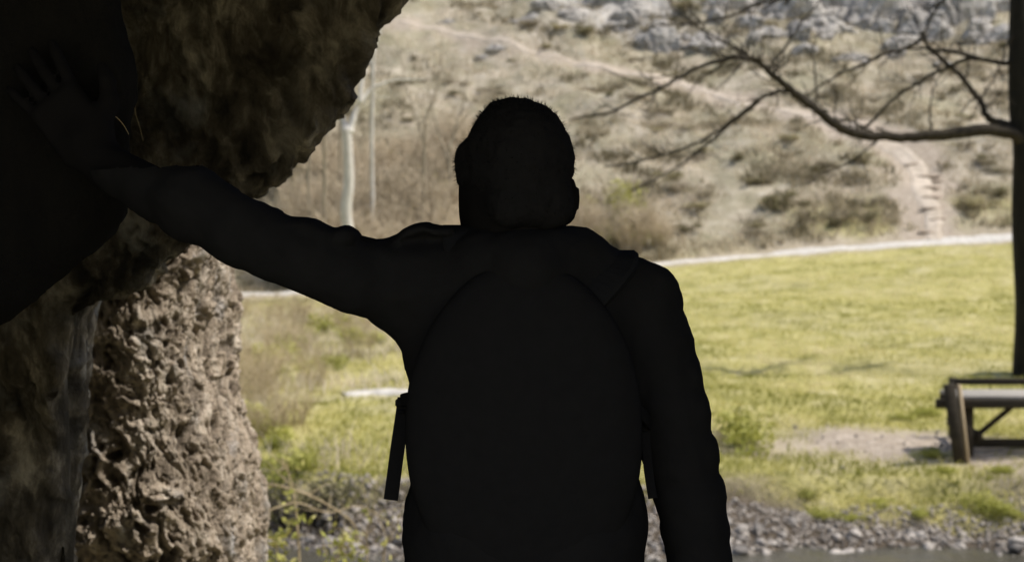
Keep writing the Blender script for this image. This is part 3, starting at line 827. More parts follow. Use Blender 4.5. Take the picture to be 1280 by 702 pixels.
def build_tree():
    e = empty('bare_tree', TB, label='dark bare tree at the right edge with one long crooked limb reaching left', cat='tree')
    mb = MB(); sc_ = TY/FPX
    pts = [(1290, 480), (1289, 455), (1288, 400), (1287, 330), (1286, 270), (1285, 220), (1284, 180), (1279, 130), (1277, 60), (1276, 0), (1278, -60), (1274, -120), (1282, -180)]
    P = catmull([W(p[0], p[1], TY) for p in pts], 5)
    rad = np.interp(np.linspace(0, 1, len(P)), [0, .06, .15, .45, .55, .8, 1], [.36, .27, .225, .225, .215, .15, .03])
    mb.tube(P-TB, rad, 14, .10, 3); mb.build('trunk', MAT['bark'], e)
    def B(pts, r0, r1, dY, tw, sd, tl=(20, 60), name='limb'):
        m = MB(); limb_px(m, pts, r0*.86*sc_, r1*sc_, TY-.05, TY+dY, 6, int(tw*3.4), sd, tl, TB); return m.build(name, MAT['limb'], e)
    B([(1284, 185), (1268, 168), (1230, 163), (1190, 167), (1150, 170), (1100, 171), (1060, 163), (1035, 148), (1010, 129), (985, 109), (960, 88), (940, 74), (925, 72), (900, 76), (870, 85), (840, 101), (800, 122), (760, 140), (712, 151)], 10.5, 1.1, -1.2, 16, 1, (15, 70))
    B([(1040, 151), (1018, 132), (1000, 120), (975, 115), (950, 125), (920, 146), (890, 168), (840, 190), (800, 200), (755, 206)], 4.2, .8, -.8, 6, 2, (15, 45), 'branch')
    B([(948, 127), (925, 146), (900, 168), (870, 193), (830, 219), (788, 238)], 2.8, .7, -.9, 4, 3, (12, 40), 'branch')
    B([(1280, 170), (1255, 155), (1240, 151), (1229, 142), (1225, 125), (1212, 105), (1195, 88), (1175, 74), (1160, 58), (1151, 43)], 6.5, 2.2, .6, 5, 4, (15, 50))
    B([(1154, 48), (1130, 62), (1105, 68), (1080, 80), (1050, 93), (1025, 108), (1005, 128)], 3., 1.0, .3, 6, 5, (15, 50), 'branch')
    B([(1278, 82), (1255, 79), (1225, 73), (1205, 68), (1180, 64), (1150, 60), (1110, 66), (1075, 84)], 4.6, .9, .5, 5, 6, (15, 50))
    B([(1225, 73), (1200, 76), (1180, 87), (1155, 100), (1130, 113), (1108, 133), (1085, 155), (1075, 166)], 3.0, 1.6, .2, 5, 7, (15, 50), 'branch')
    B([(1280, 40), (1262, 50), (1252, 75), (1242, 100), (1232, 118)], 2.2, .8, -.4, 3, 8, (10, 30), 'branch')
    B([(945, 78), (915, 60), (885, 42), (860, 25), (838, 10)], 2.2, .7, -.6, 4, 9, (12, 40), 'branch')
    B([(958, 88), (985, 55), (1005, 25), (1030, -8), (1050, -30)], 2.0, .8, .5, 4, 10, (12, 50), 'branch')
    B([(1022, 122), (1019, 95), (1016, 70), (1020, 45)], 1.6, .6, .3, 2, 11, (10, 30), 'branch')
    B([(1166, 168), (1163, 140), (1168, 112), (1178, 86)], 1.5, .8, .2, 2, 12, (10, 30), 'branch')
    B([(1276, -60), (1240, -40), (1190, -10), (1172, 10), (1152, 44)], 4, 1.2, .4, 5, 13, (15, 50), 'branch')
    B([(1276, -40), (1180, -60), (1080, -40), (1010, -10), (950, 5), (905, 22), (850, 30)], 5, .8, -.8, 14, 14, (15, 60), 'branch')
    B([(1100, 171), (1085, 162), (1060, 150), (1040, 150)], 2.2, 1.2, -.3, 2, 15, (10, 40), 'branch')
    B([(1110, 165), (1095, 160), (1100, 172), (1080, 190), (1050, 208), (1010, 222)], 1.5, .5, -.5, 4, 16, (15, 50), 'branch')
    B([(1290, -100), (1340, -140), (1420, -200), (1500, -300)], 6, 1.5, 1.5, 10, 17, (20, 60), 'branch')
    B([(1288, 20), (1340, -20), (1420, -60), (1500, -70)], 6, 1.5, 1., 10, 18, (20, 60), 'branch')
build_tree()
# pale trees at left, below the hill
def pale_tree(lab, px, ptop, pbase, wpx, Y, forks, mat, seed, lean=0):
    z = W(px, 0, Y); g = float(ground_z(z[0], Y)[0]); base = np.array([z[0], Y, g])
    e = empty('pale_tree', base, label=lab, cat='tree'); mb = MB(); s_ = Y/FPX
    pb = HY+(CAMZ-g)/Y*FPX
    P = catmull([W(px+lean*(1-t)*0+random.uniform(-1, 1)*wpx*.25, pb+4+(ptop-pb-4)*t, Y) for t in np.linspace(0, 1, 7)], 4)
    mb.tube(P-base, np.linspace(wpx/2*1.12, wpx/2*.85, len(P))*s_, 10, .06, seed); mb.build('trunk', mat, e)
    for i, (pts, r0, r1, tw) in enumerate(forks):
        m = MB(); limb_px(m, pts, r0*s_, r1*s_, Y, Y+.6, 5, tw, seed+i, (15, 50), base, 6); m.build('branch', mat, e)
pale_tree('stout white barked tree between the overhang and the man\'s head', 436, 158, 0, 14.5, 37.5, [
    ([(437, 166), (441, 150), (450, 130), (463, 112), (490, 102), (530, 100)], 5.5, .9, 5), ([(434, 166), (425, 140), (410, 100), (395, 50), (390, -20)], 5, 1.2, 6), ([(450, 130), (455, 90), (470, 40), (480, -30)], 3.5, .9, 6)], MAT['palebark'], 500)
for lab, px, top, w, Y, sd in [('slim pale trunk just right of the stout white tree', 466, 60, 5, 41, 510), ('slim tan trunk left of the stout white tree', 405, 80, 5, 40.5, 520), ('faint thin trunk midway to the man\'s head', 531, 150, 4, 42, 530), ('thin tan trunk close under the overhang edge', 386, 120, 4, 42, 540), ('short thin trunk next to the man\'s head', 562, 178, 4, 43, 550), ('thin leaning trunk behind the stout white tree', 425, 100, 4, 43, 560)]:
    pale_tree(lab, px, top, 0, w, Y, [([(px, top+10), (px+8, top-20), (px+20, top-60), (px+22, top-110)], 2, .6, 6), ([(px, top+30), (px-10, top), (px-22, top-40), (px-30, top-80)], 1.8, .6, 6)], MAT['tanbark'] if sd != 510 else MAT['palebark'], sd)

# ------------------------------------------------------------------ timber table
def build_table():
    b = hit(1205, 574); Y = b[1]; s_ = Y/FPX
    e = empty('timber_table', b, label='weathered timber picnic table with a raised back rail, under the bare tree', cat='picnic table')
    def lx(px): return (px-1205)*s_
    g = b[2]
    def lz(py, YY=Y): return CAMZ-(py-HY)/FPX*YY-g
    zt = lz(494.5); L = 2.1; x0 = lx(1196)
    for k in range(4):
        mb = MB(); mb.box((x0+L/2-.01*(k % 2), .07+.150*k, zt-.022), (L, .142, .045), None, .006); mb.build('table_top', MAT['sunlit_top'], e)
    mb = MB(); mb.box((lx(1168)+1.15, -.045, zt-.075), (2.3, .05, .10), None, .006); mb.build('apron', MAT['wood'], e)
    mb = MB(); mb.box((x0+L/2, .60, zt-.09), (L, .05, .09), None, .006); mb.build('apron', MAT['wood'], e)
    for side in (0, 1):
        fx = (lambda v: v) if side == 0 else (lambda v: 2*(x0+L/2)-v)
        sg = 1 if side == 0 else -1
        top = np.array([lx(1182), -.115, lz(478)]); bot = np.array([lx(1196), -.115, -.06])
        c = (top+bot)/2; d = top-bot; ang = math.atan2(d[0], d[2])
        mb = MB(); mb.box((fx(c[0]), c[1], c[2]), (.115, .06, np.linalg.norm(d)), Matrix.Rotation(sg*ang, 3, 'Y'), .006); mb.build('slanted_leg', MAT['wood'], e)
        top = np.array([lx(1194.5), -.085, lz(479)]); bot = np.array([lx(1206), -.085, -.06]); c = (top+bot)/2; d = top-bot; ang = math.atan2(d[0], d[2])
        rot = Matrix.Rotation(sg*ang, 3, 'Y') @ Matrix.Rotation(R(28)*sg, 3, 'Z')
        mb = MB(); mb.box((fx(c[0]), c[1]-.02, c[2]), (.042, .045, np.linalg.norm(d)), rot, .006); mb.build('sunlit_post_edge', MAT['sunlit_post'], e)
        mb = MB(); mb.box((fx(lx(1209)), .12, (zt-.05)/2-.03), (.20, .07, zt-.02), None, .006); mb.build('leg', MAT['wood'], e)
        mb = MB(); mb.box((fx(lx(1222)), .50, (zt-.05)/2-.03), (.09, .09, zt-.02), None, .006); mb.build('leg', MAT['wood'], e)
        # back post and its pale face
        yb = 1.15; zb = float(ground_z(b[0]+lx(1228), Y+yb)[0])-g
        ztop = lz(471.5, Y+yb); 
        mb = MB(); mb.box((fx(lx(1231)*(Y+yb)/Y), yb, (ztop+zb)/2-.03), (.09, .08, ztop-zb+.06), None, .006); mb.build('back_post', MAT['wood'], e)
        mb = MB(); mb.box((fx(lx(1228)), .62, .24), (.06, 1.1, .09), None, .006); mb.build('foot_beam', MAT['wood'], e)
        # diagonal brace
        a = np.array([lx(1222), .20, lz(553)]); c2 = np.array([lx(1290), .20, lz(497)]); c = (a+c2)/2; d = c2-a; ang = math.atan2(d[0], d[2])
        mb = MB(); mb.box((fx(c[0]), c[1], c[2]), (.05, .05, np.linalg.norm(d)), Matrix.Rotation(sg*ang, 3, 'Y'), .005); mb.build('brace', MAT['wood'], e)
    yb = 1.10
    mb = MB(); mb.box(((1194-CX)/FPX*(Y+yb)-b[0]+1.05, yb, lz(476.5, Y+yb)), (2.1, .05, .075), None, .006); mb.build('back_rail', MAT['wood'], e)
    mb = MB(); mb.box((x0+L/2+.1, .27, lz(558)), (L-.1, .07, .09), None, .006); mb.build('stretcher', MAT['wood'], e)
build_table()


# ------------------------------------------------------------------ cave rock
def rock_from(vol, lev, fn, name, m, **k):
    V, F = vol.mesh(); V, F, N = subdivide(V, F, lev)
    d, cav = fn(V, N)
    V = V+N*d[:, None]
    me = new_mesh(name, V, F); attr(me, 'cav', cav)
    return link(name, me, m, **k)
def prism(vol, poly, y0, y1, taper, rnd, warp=.0, seed=0, k=.0):
    sl, P = vol.sub(vol.lo, vol.lo+vol.h*vol.n, 0)
    q = P.reshape(-1, 3).astype(float)
    w = np.stack([fbm(q*1.6+i*9, 2, seed+i) for i in range(3)], 1)*warp if warp else 0
    q = q+w
    d2 = poly_sdf(q[:, [0, 2]].astype(np.float32), poly)+np.maximum(q[:, 1]-y0-.05, 0)*taper+rnd
    dy = np.abs(q[:, 1]-(y0+y1)/2)-(y1-y0)/2+rnd
    d = np.minimum(np.maximum(d2, dy), 0)+np.hypot(np.maximum(d2, 0), np.maximum(dy, 0))-rnd
    vol.comb(sl, d.reshape(P.shape[:3]).astype(np.float32), k)
def XZ(px, py, Y): w = W(px, py, Y); return (w[0], w[2])
# overhang and left wall, one mass
poly = [XZ(*p, 2.62) for p in [(520, -25), (506, 0), (490, 32), (470, 68), (462, 98), (446, 128), (437, 142), (425, 158), (402, 186), (370, 216), (346, 246), (333, 250), (300, 268), (262, 296), (236, 316), (205, 345), (175, 372), (148, 396), (142, 415), (138, 440), (134, 470), (130, 540), (124, 620), (116, 720), (112, 900), (115, 1330)]]
poly = poly[::-1]+[(.0, 2.34), (.30, 2.62), (.85, 2.75), (.85, 3.35), (-2.4, 3.35), (-2.4, -.2)]
v = Vol((-2.5, 2.42, -.3), (.95, 3.45, 3.45), .022)
prism(v, poly, 2.56, 3.35, .42, .07, .06, 5)
# a groove between the hanging mass and the wall below it
def f_over(V, N):
    q = V*np.array([7., 7., 2.4]); qx = V.copy(); qx[:, 0] += .25*V[:, 2]
    big = fbm(V*2.2, 3, 11)
    flakes = ridged(qx*np.array([13., 13., 6.5]), 5, 12); f2 = fbm(qx*np.array([36., 36., 18.]), 4, 15)
    pits = worley(qx*np.array([22., 22., 8.]), 13)
    fine = fbm(V*70, 3, 14)
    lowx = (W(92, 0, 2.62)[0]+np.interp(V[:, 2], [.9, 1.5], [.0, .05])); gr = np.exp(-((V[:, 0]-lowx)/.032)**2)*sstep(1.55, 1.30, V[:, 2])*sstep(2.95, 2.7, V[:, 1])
    qw = qx+.02*np.stack([fbm(V*20+i*4, 2, 41+i) for i in range(3)], 1)
    _, c1 = cells(qw*np.array([13., 13., 5.]), 45); _, c2 = cells(qw*np.array([34., 34., 13.]), 46)
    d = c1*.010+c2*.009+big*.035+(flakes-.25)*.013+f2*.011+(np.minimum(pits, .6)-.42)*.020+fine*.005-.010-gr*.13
    groove_shade = sstep(-.775-.03, -.775+.02, V[:, 0]+.12*fbm(V*6, 2, 19)-np.interp(V[:, 2], [.9, 1.5], [-.06, .0]))*sstep(1.62, 1.36, V[:, 2]+.2*fbm(V*5, 2, 18))  # shade between wall and boulder painted as a dark band through cav
    return d, np.clip(gr*1.2+groove_shade+sstep(.1, .45, -f2-.3*flakes)*.4+.6*sstep(.1, -.45, c2)+.3*sstep(0, -.5, c1), 0, 1)
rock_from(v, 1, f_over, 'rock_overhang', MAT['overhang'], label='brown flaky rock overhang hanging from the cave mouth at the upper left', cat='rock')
# dark bulge of rock the man leans on
poly = [XZ(*p, 2.02) for p in [(150, -40), (151, 0), (156, 40), (164, 62), (167, 100), (158, 132), (148, 160), (150, 200), (154, 240), (138, 280), (120, 302), (88, 330), (52, 362), (10, 398), (-60, 440), (-200, 480)]]
poly = poly[::-1]+[(-.50, 2.35), (-.3, 2.8), (-.3, 3.2), (-2.6, 3.2), (-2.6, 1.3)]
v = Vol((-2.7, 1.72, 1.0), (-.2, 2.75, 3.3), .022)
prism(v, poly, 1.98, 2.66, .35, .06, .04, 25)
def f_bulge(V, N):
    fl = ridged(V*np.array([8., 8., 4.]), 5, 32)
    return fbm(V*2.5, 3, 31)*.03+fl*.012+fbm(V*50, 3, 33)*.004, np.clip(.5-fl, 0, 1)
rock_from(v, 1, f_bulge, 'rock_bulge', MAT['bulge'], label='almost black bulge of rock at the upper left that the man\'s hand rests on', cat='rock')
# the lit boulder
Yp = 4.0
def pr(z): # right and left outline of the boulder by height
    py = HY+(CAMZ-z)/Yp*FPX
    r = np.interp(py, [-60, 180, 260, 330, 380, 420, 450, 480, 520, 560, 600, 650, 702, 980], [250, 282, 293, 297, 299, 296, 301, 303, 310, 320, 323, 330, 338, 372])
    l = np.interp(py, [-60, 230, 300, 340, 400, 470, 560, 640, 702, 980], [60, 120, 100, 90, 78, 70, 62, 54, 46, 20])
    return (l-CX)/FPX*Yp, (r-18-CX)/FPX*Yp
v = Vol((-1.75, 3.35, -.25), (-.45, 4.95, 2.3), .016)
sl, P = v.sub(v.lo, v.lo+v.h*v.n, 0)
q = P.reshape(-1, 3).astype(float)
q2 = q+np.stack([fbm(q*2.4+i*5, 2, 60+i) for i in range(3)], 1)*.05
xl, xr = pr(q2[:, 2]); cx = (xl+xr)/2; rx = (xr-xl)/2; ry = .46
dx, dy = np.abs(q2[:, 0]-cx)/rx, np.abs(q2[:, 1]-(Yp+.05))/ry
dd = ((dx**2.6+dy**2.6)**(1/2.6)-1)*np.minimum(rx, ry)
dd = np.maximum(dd, q[:, 2]-2.2); dd = np.maximum(dd, -.2-q[:, 2])
v.comb(sl, dd.reshape(P.shape[:3]).astype(np.float32), 0)
def f_pil(V, N):
    c, s_ = math.cos(R(24)), math.sin(R(24))
    u = np.stack([V[:, 0]*c+V[:, 2]*s_, V[:, 1], -V[:, 0]*s_+V[:, 2]*c], 1)
    ua = u+.05*np.stack([fbm(V*9+i*4, 2, 70+i) for i in range(3)], 1)
    n1 = fbm(ua*np.array([40., 40., 16.]), 3, 71, .5); n2_ = fbm(ua*np.array([85., 85., 40.]), 3, 72, .6); p1 = worley(ua*np.array([33., 33., 11.])+fbm(V*14, 2, 90)[:, None]*.8, 78)
    sel = sstep(-.3, .25, fbm(V*4, 2, 74)); slab_ = ridged(ua*np.array([13., 13., 4.])+5, 4, 73)
    wob = ua+.02*np.stack([fbm(V*22+i*4, 2, 95+i) for i in range(3)], 1)
    _, c1 = cells(wob*np.array([11., 11., 5.]), 96); _, c2 = cells(wob*np.array([26., 26., 12.]), 97); _, c3 = cells(wob*np.array([58., 58., 30.]), 98)
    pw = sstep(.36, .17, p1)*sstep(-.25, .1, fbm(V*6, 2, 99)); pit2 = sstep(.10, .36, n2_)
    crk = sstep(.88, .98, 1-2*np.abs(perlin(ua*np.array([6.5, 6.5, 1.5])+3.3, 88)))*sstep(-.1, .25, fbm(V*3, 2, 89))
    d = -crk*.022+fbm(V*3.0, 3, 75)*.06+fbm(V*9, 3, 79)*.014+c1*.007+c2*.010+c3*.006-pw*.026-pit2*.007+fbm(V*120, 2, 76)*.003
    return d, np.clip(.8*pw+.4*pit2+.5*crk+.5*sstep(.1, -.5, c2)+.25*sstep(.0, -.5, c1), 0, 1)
rock_from(v, 2, f_pil, 'rock_boulder', MAT['pillar'], label='sunlit tan pitted limestone boulder standing at lower left of the cave mouth', cat='rock')

# the rest of the cave around the viewer, cut back behind to let skylight in
def slab(name, lo, hi, seed, rnd=.25):
    v = Vol(np.array(lo)-.3, np.array(hi)+.3, .09)
    c = (np.array(lo)+np.array(hi))/2; h = (np.array(hi)-np.array(lo))/2
    v.rbox(c, h, rnd, 0)
    V, F = v.mesh(); N = normals(V, F)
    V = V+N*(fbm(V*.9, 3, seed)*.35+ridged(V*2.6, 3, seed+3)*.07)[:, None]
    me = new_mesh(name, V, F); attr(me, 'cav', np.zeros(len(V)))
    return link(name, me, MAT['cave'], kind='structure')
slab('cave_ceiling', (-4.5, -1.1, 2.85), (5.0, 2.85, 4.6), 81)
slab('cave_wall', (1.75, .2, -.4), (4.6, 2.75, 3.6), 82)
slab('cave_wall', (-4.5, .6, -.4), (-1.75, 2.45, 3.6), 83)
# dry stalk caught on the rock
for k, (pp, r, lab) in enumerate([
    ([(148, 42, 2.36), (158, 62, 2.36), (166, 84, 2.37), (167, 110, 2.38), (169, 140, 2.38), (175, 160, 2.38), (179, 176, 2.37)], .0014, 'single pale dry grass stalk hanging against the overhang above the forearm'),
    ([(136, 141, 1.95), (146, 147, 1.95), (155, 157, 1.95), (161, 168, 1.96)], .0007, 'short curved grass blade just above the man\'s wrist')]):
    P = catmull([W(*q) for q in pp], 6); mb = MB(); mb.tube(P-P[0], r*np.linspace(1, .5, len(P)), 5)
    o = mb.build('grass_stalk', MAT['stalk'], label=lab, cat='grass stalk'); o.location = P[0]


# ------------------------------------------------------------------ the man
MY = 1.87
def Pp(px, py, dy=0.): return W(px, py, MY+dy)
S = MY/FPX
hr = R(15)                                              # head turned to his left
face = np.array([-math.sin(hr), math.cos(hr), 0.]); side = np.array([math.cos(hr), math.sin(hr), 0.])
rot_h = np.stack([side, face, np.array([0, 0, 1.])], 1)
hc = Pp(645, 212, .0)
def HP(a, b, c): return hc+side*a+face*b+np.array([0, 0, c])
# joints
shL, elL, wrL = Pp(548, 352, .0), Pp(292, 281, -.07), Pp(118, 192, .06)
shR, elR, wrR = Pp(800, 384, .01), Pp(868, 690, .0), Pp(874, 905, .07)
hip = np.array([.02, MY+.02, .93])
hipL, hipR = hip+(-.09, 0, -.02), hip+(.10, 0, -.02)
knL, knR = np.array([-.09, MY+.05, .50]), np.array([.15, MY+.03, .50])
anL, anR = np.array([-.11, MY+.01, .09]), np.array([.18, MY-.01, .09])

def finger(vol, pts, r):
    vol.chain(pts, [r, r*.95, r*.9, r*.78][:len(pts)], .004)
def hand(vol, wrist, d, nrm, thumb, curl, size=1.):
    """d: direction of the fingers, nrm: outward normal of the back of the hand, thumb: sideways direction of the thumb"""
    d, nrm, thumb = [q/np.linalg.norm(q) for q in (np.array(d, float), np.array(nrm, float), np.array(thumb, float))]
    thumb = thumb-d*thumb.dot(d); thumb /= np.linalg.norm(thumb); nrm = np.cross(d, thumb)*np.sign(np.cross(d, thumb).dot(nrm))
    k = size
    rot = np.stack([thumb, d, nrm], 1)
    vol.rbox(wrist+d*.052*k, (.040*k, .050*k, .0145*k), .013*k, .02, rot)
    vol.cone(wrist-d*.03, wrist+d*.02, .027*k, .026*k, .02)
    for i, (o, L, sp_) in enumerate([(.031, .074, .16), (.0105, .083, .04), (-.0105, .077, -.07), (-.031, .060, -.20)]):
        b = wrist+thumb*o*k+d*.092*k; dirn = d*math.cos(sp_)+thumb*math.sin(sp_)
        pts = [b-dirn*.025*k]; p = b; a = 0.
        for seg, f in enumerate((.45, .31, .24)):
            a += curl*(1, 1.2, .8)[seg]; p = p+(dirn*math.cos(a)-nrm*math.sin(a))*L*f*k; pts.append(p)
        finger(vol, pts, .0092*k*(1 if i < 3 else .88))
    b = wrist+thumb*.024*k+d*.022*k; t1 = b+(thumb*.75+d*.55-nrm*.25)*.042*k; t2 = t1+(thumb*.45+d*.85-nrm*.15)*.033*k; t3 = t2+(thumb*.25+d*.9-nrm*.2)*.024*k
    vol.chain([b, t1, t2, t3], [.017*k, .0125*k, .0105*k, .0085*k], .01)

def build_person():
    v = Vol((-.78, MY-.28, -.02), (.40, MY+.34, 1.92), .0062)
    # skull, jaw, face
    v.ell(HP(0, -.012, .010), (.068, .091, .077), .0, rot_h)
    v.ell(HP(0, .026, -.045), (.047, .060, .072), .03, rot_h)
    v.cone(HP(-.035, .035, -.075), HP(0, .078, -.108), .022, .020, .03); v.cone(HP(.035, .035, -.075), HP(0, .078, -.108), .022, .020, .03)
    for q in (-1, 1): v.ell(HP(q*.048, .022, -.034), (.0185, .042, .045), .03, rot_h)
    v.ell(HP(0, .082, -.005), (.045, .016, .016), .03, rot_h)
    v.cone(HP(0, .090, -.002), HP(0, .112, -.036), .007, .012, .015); v.ell(HP(-.012, .102, -.040), (.009, .010, .008), .008); v.ell(HP(.012, .102, -.040), (.009, .010, .008), .008)
    v.ell(HP(0, .089, -.068), (.024, .010, .006), .006, rot_h); v.ell(HP(0, .087, -.080), (.021, .010, .007), .006, rot_h)
    for q in (-1, 1):
        v.ell(HP(q*.030, .084, -.018), (.014, .012, .009), .006, rot_h, 's'); v.ell(HP(q*.030, .074, -.019), (.0125, .012, .0115), .003, rot_h)
        # ears: a tilted shell with a hollow
        ang = q*R(32 if q > 0 else 75); ax = side*math.cos(ang)*q*1.0-face*abs(math.sin(ang)); ax /= np.linalg.norm(ax)
        e1 = ax; e2 = np.cross(np.array([0, 0, 1.]), e1); re = np.stack([e1, e2, np.array([0, 0, 1.])], 1)
        ec = HP(q*(.0665 if q > 0 else .052), -.002, -.037)
        v.ell(ec+e1*.007, (.0145, .0085, .026), .008, re); v.ell(ec+e1*.008+np.array([0, 0, .004])+face*.009, (.009, .007, .018), .004, re, 's')
        v.ell(ec+np.array([0, 0, -.024])+e1*.004, (.009, .007, .010), .008, re)
    nb = Pp(648, 345, -.005)
    v.cone(HP(0, -.028, -.055), nb, .054, .056, .03)
    # trunk
    ch = Pp(655, 490, .01); wa = Pp(655, 620, .02)
    v.ell(ch, (.132, .085, .165), .05); v.ell(wa, (.122, .08, .17), .05); v.ell(hip, (.142, .095, .13), .06)
    v.chain([shL, nb+(0, 0, -.04), shR], [.038, .045, .036], .04)
    v.chain([shL, elL, wrL], [.036, .025, .022], .02); v.chain([shR, elR, wrR], [.034, .027, .022], .02)
    hand(v, wrL, (-.62, .10, .78), (.05, -1, .1), (.75, 0, .6), .10)
    hand(v, wrR, (.02, .16, -1), (1, -.2, .0), (-.2, 1, .1), .28)
    for h_, k_, a_ in ((hipL, knL, anL), (hipR, knR, anR)):
        v.chain([h_, k_, a_], [.082, .055, .038], .04)
        v.cone(a_+(0, .0, -.02), a_+(0, .16, -.055), .035, .028, .03); v.ell(a_+(0, -.03, -.05), (.032, .035, .035), .02)
    V, F = v.mesh()
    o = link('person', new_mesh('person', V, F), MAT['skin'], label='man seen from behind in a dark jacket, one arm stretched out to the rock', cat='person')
    # hair
    v = Vol(hc-.16, hc+.16, .005)
    v.ell(HP(-.001, -.014, .010), (.0705, .094, .0815), 0, rot_h)
    v.cone(HP(-.028, -.075, -.05), HP(.028, -.075, -.05), .026, .026, .03)
    v.ell(HP(-.066, .022, .006), (.010, .03, .024), .02, rot_h); v.ell(HP(.068, .03, -.008), (.008, .02, .03), .02, rot_h)
    v.ell(HP(.004, .040, .074), (.036, .032, .016), .03, rot_h)
    v.rbox(HP(0, .125, -.06), (.2, .07, .088), .01, .01, rot_h, 's')
    v.rbox(HP(0, .0, -.185), (.2, .2, .10), .01, .012, rot_h, 's')
    V, F = v.mesh(); N = normals(V, F)
    V = V+N*(fbm(V*38, 3, 5)*.005+fbm(V*95, 2, 6)*.003)[:, None]
    ok = np.arange(len(V)); ok = ok[(V[:, 2] > hc[2]-.07)]
    r2 = np.random.default_rng(3); pk = r2.choice(ok, 5200)
    B = V[pk]; d = N[pk]*.55+r2.normal(0, .35, (5200, 3)); up = (B[:, 2]-hc[2])/.09
    d[:, 2] += np.where(up > .6, .25, -.55); d += -side*.25
    d /= np.linalg.norm(d, axis=1)[:, None]; L = r2.uniform(.003, .0085, 5200)[:, None]
    w = np.cross(d, r2.normal(size=(5200, 3))); w /= np.linalg.norm(w, axis=1)[:, None]
    T = np.stack([B-N[pk]*.003-w*.0006, B-N[pk]*.003+w*.0006, B+d*L], 1).reshape(-1, 3)
    n0 = len(V); Fs = F.tolist()+(n0+np.arange(len(T)).reshape(-1, 3)).tolist()
    link('hair', new_mesh('hair', np.concatenate([V, T]), Fs), MAT['hair'], o)
    # jacket
    v = Vol((-.66, MY-.24, .74), (.40, MY+.30, 1.66), .0068)
    v.ell(Pp(657, 475, .01), (.144, .122, .17), .0)
    v.rbox(Pp(659, 520, .012), (.136, .115, .20), .09, .03); v.rbox(Pp(655, 735, .012), (.153, .122, .17), .09, .05); v.rbox(np.array([.014, MY+.02, .96]), (.160, .128, .16), .10, .06)
    # shoulders
    v.chain([Pp(560, 352, 0), Pp(645, 330, -.01), Pp(735, 362, 0), Pp(798, 386, .01)], [.058, .055, .047, .052], .04)
    v.chain([Pp(798, 386, .01), Pp(811, 430, .01), Pp(832, 500, .0), Pp(850, 570, 0), Pp(862, 620, 0), Pp(868, 660, 0), Pp(873, 702, .0), Pp(878, 780, .02), Pp(880, 850, .05)], [.054, .052, .046, .0435, .042, .0415, .0405, .040, .036], .012)
    v.chain([Pp(566, 356, 0), Pp(500, 350, -.01), Pp(442, 346, -.03), Pp(392, 327, -.05), Pp(345, 309, -.06), Pp(300, 288, -.07), Pp(240, 253, -.05), Pp(200, 232, -.01), Pp(150, 208, .03)], [.064, .052, .0425, .0365, .0355, .0370, .0425, .0395, .037], .02)
    v.cone(Pp(510, 392, .0), Pp(545, 430, 0), .030, .034, .045)
    # fold bumps along the upper edge of the sleeve and on the shoulder
    for px, py, r in [(434, 295, .009), (426, 297, .008), (388, 286, .011), (374, 285, .009), (340, 270, .009), (322, 263, .008), (405, 293, .008), (290, 246, .008), (250, 218, .008)]: v.ell(Pp(px, py, -.04), (r*1.5, .04, r), .010)
    for px, py, r in [(528, 286, .010), (513, 290, .009), (545, 290, .009), (562, 290, .007), (500, 297, .006)]: v.ell(Pp(px, py, -.02), (r*1.4, .035, r), .008)
    # collar and folded hood behind the neck
    v.chain([Pp(590, 316, .03), Pp(602, 322, -.05), Pp(645, 322, -.075), Pp(698, 316, -.05), Pp(708, 308, .02)], [.018, .022, .024, .024, .018], .02)
    v.chain([Pp(605, 332, -.05), Pp(660, 338, -.07), Pp(722, 322, -.02), Pp(745, 330, .01)], [.024, .034, .028, .018], .03)
    v.ell(Pp(724, 316, -.01), (.024, .04, .020), .02)
    v.cone(Pp(775, 342, .0), Pp(818, 358, .0), .020, .022, .03)
    for px, py, r in [(876, 512, .007), (868, 466, .006), (889, 562, .006), (899, 612, .006)]: v.ell(Pp(px, py, .0), (r*.8, .03, r*2.2), .014)
    V, F = v.mesh(); N = normals(V, F)
    along = V.copy(); along[:, 2] *= 2.2
    V = V+N*(fbm(V*13, 3, 15)*.007+ridged(along*9, 3, 16)*.0035+fbm(V*70, 2, 17)*.0012)[:, None]
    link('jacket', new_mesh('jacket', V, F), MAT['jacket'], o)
    # trousers and shoes
    v = Vol((-.28, MY-.18, .04), (.36, MY+.24, 1.06), .0085)
    v.ell(hip+(0, 0, .01), (.150, .112, .12), 0)
    for h_, k_, a_ in ((hipL, knL, anL), (hipR, knR, anR)): v.chain([h_, k_, a_+(0, 0, .01)], [.094, .070, .056], .03)
    V, F = v.mesh(); N = normals(V, F); V = V+N*(fbm(V*np.array([12, 12, 20.]), 3, 18)*.008)[:, None]
    link('trousers', new_mesh('trousers', V, F), MAT['trouser'], o)
    for a_ in (anL, anR):
        v = Vol(a_-(.1, .14, .12), a_+(.1, .28, .12), .007)
        v.cone(a_+(0, 0, .02), a_+(0, -.01, -.04), .052, .05, .0); v.cone(a_+(0, -.02, -.045), a_+(0, .16, -.050), .042, .036, .04)
        sl, P = v.sub(v.lo, v.lo+v.h*v.n, 0); v.F[sl] = np.maximum(v.F[sl], (.004-P[..., 2]))
        V, F = v.mesh(); link('shoe', new_mesh('shoe', V, F), MAT['shoe'], o)
build_person()

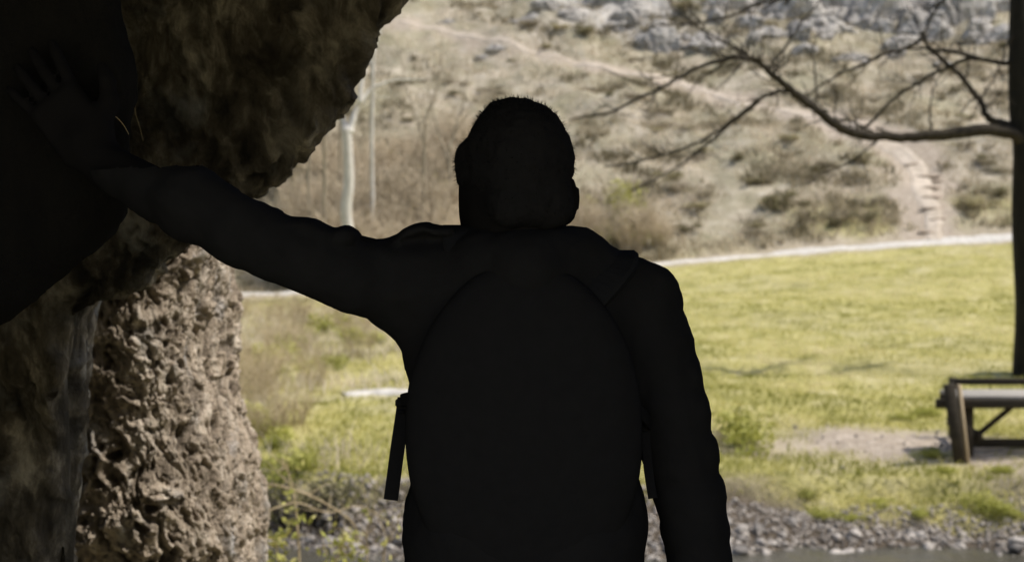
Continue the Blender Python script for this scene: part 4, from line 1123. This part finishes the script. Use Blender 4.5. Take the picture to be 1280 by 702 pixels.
# ------------------------------------------------------------------ the backpack on his back
def build_pack():
    c = Pp(655, 540, -.085); e = empty('backpack', c, label='dark backpack on the man\'s back with loose webbing straps hanging at both sides', cat='backpack')
    v = Vol(c-(.2, .14, .28), c+(.2, .14, .28), .0075)
    v.ell(c+(0, .0, .0), (.150, .052, .215), 0)
    V, F = v.mesh(); N = normals(V, F); V = V+N*(fbm(V*9, 2, 45)*.003)[:, None]-c
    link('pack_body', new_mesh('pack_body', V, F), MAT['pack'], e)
    def ribbon(pts, w, th, m, name, wdir=(1, 0, 0), k=6):
        P = catmull(pts, k); T = np.gradient(P, axis=0); T /= np.linalg.norm(T, axis=1)[:, None]
        wd = np.array(wdir, float); V = []
        for i in range(len(P)):
            a = wd-T[i]*wd.dot(T[i]); a /= np.linalg.norm(a); b = np.cross(T[i], a)
            for x, y in ((-1, -.6), (-.85, -1), (.85, -1), (1, -.6), (1, .6), (.85, 1), (-.85, 1), (-1, .6)): V.append(P[i]+a*x*w/2+b*y*th/2)
        n = len(P); F = [(i*8+j, i*8+(j+1) % 8, (i+1)*8+(j+1) % 8, (i+1)*8+j) for i in range(n-1) for j in range(8)]+[tuple(range(8))[::-1], tuple((n-1)*8+j for j in range(8))]
        return link(name, new_mesh(name, np.array(V)-c, F, False), m, e)
    ribbon([Pp(612, 405, -.075), Pp(598, 370, -.075), Pp(582, 312, -.045), Pp(578, 289, -.005), Pp(572, 305, .09), Pp(560, 400, .145), Pp(555, 500, .14)], .055, .016, MAT['pad'], 'shoulder_strap')
    ribbon([Pp(700, 405, -.075), Pp(730, 372, -.075), Pp(764, 338, -.045), Pp(772, 323, -.005), Pp(768, 330, .09), Pp(765, 420, .145), Pp(760, 500, .14)], .055, .016, MAT['pad'], 'shoulder_strap')
    ribbon([Pp(560, 492, -.105), Pp(516, 497, -.085), Pp(502, 500, -.02), Pp(510, 500, .10)], .016, .004, MAT['webbing'], 'side_strap', (0, 0, 1))
    ribbon([Pp(506, 497, -.03), Pp(503, 520, -.03), Pp(497, 560, -.03), Pp(488.5, 624, -.03)], .0185, .004, MAT['webbing'], 'hanging_strap')
    ribbon([Pp(760, 500, -.105), Pp(800, 515, -.08), Pp(812, 530, -.03), Pp(800, 530, .08)], .016, .004, MAT['webbing'], 'side_strap', (0, 0, 1))
    ribbon([Pp(805, 530, -.03), Pp(808, 560, -.03), Pp(811, 590, -.03), Pp(816, 622, -.03)], .012, .004, MAT['webbing'], 'hanging_strap')
    for px, py, w_, h_ in ((501, 503, .014, .010), (501, 514, .012, .005), (806, 534, .012, .010)):
        mb = MB(); mb.box(Pp(px, py, -.032)-c, (w_, .009, h_), None, .002); mb.build('buckle', MAT['webbing'], e)
build_pack()


# ------------------------------------------------------------------ daylight
SUN_EL, SUN_AZ = R(57), R(91)                            # azimuth clockwise from the view direction
w = bpy.data.worlds.new('World'); sc.world = w; w.use_nodes = True
nt = w.node_tree; bg = nt.nodes['Background']
sky = nt.nodes.new('ShaderNodeTexSky'); sky.sky_type = 'NISHITA'; sky.sun_disc = False
sky.sun_elevation = SUN_EL; sky.sun_rotation = SUN_AZ; sky.dust_density = 2.0
nt.links.new(sky.outputs[0], bg.inputs[0]); bg.inputs[1].default_value = .15
sd = bpy.data.lights.new('sun', 'SUN'); sd.energy = 5.0; sd.angle = R(.53); sd.color = (1., .945, .86)
so = bpy.data.objects.new('sun', sd); col.objects.link(so)
dv = Vector((math.sin(SUN_AZ)*math.cos(SUN_EL), math.cos(SUN_AZ)*math.cos(SUN_EL), math.sin(SUN_EL)))
so.rotation_euler = dv.to_track_quat('Z', 'Y').to_euler(); so.location = dv*60
cd = bpy.data.cameras.new('camera'); co = bpy.data.objects.new('camera', cd); col.objects.link(co)
co.location = (0, 0, CAMZ); co.rotation_euler = (R(90), 0, 0)
cd.sensor_width = 36; cd.lens = FPX/1280*36; cd.shift_y = -(351-HY)/1280; cd.clip_start = .05; cd.clip_end = 2000
cd.dof.use_dof = True; cd.dof.focus_distance = MY; cd.dof.aperture_fstop = 7.0
sc.camera = co
sc.view_settings.view_transform = 'Standard'; sc.view_settings.look = 'None'; sc.view_settings.exposure = 0; sc.view_settings.gamma = 1
sc.render.engine = 'CYCLES'; sc.cycles.use_denoising = True; sc.cycles.max_bounces = 8; sc.cycles.diffuse_bounces = 5
sc.render.film_transparent = False
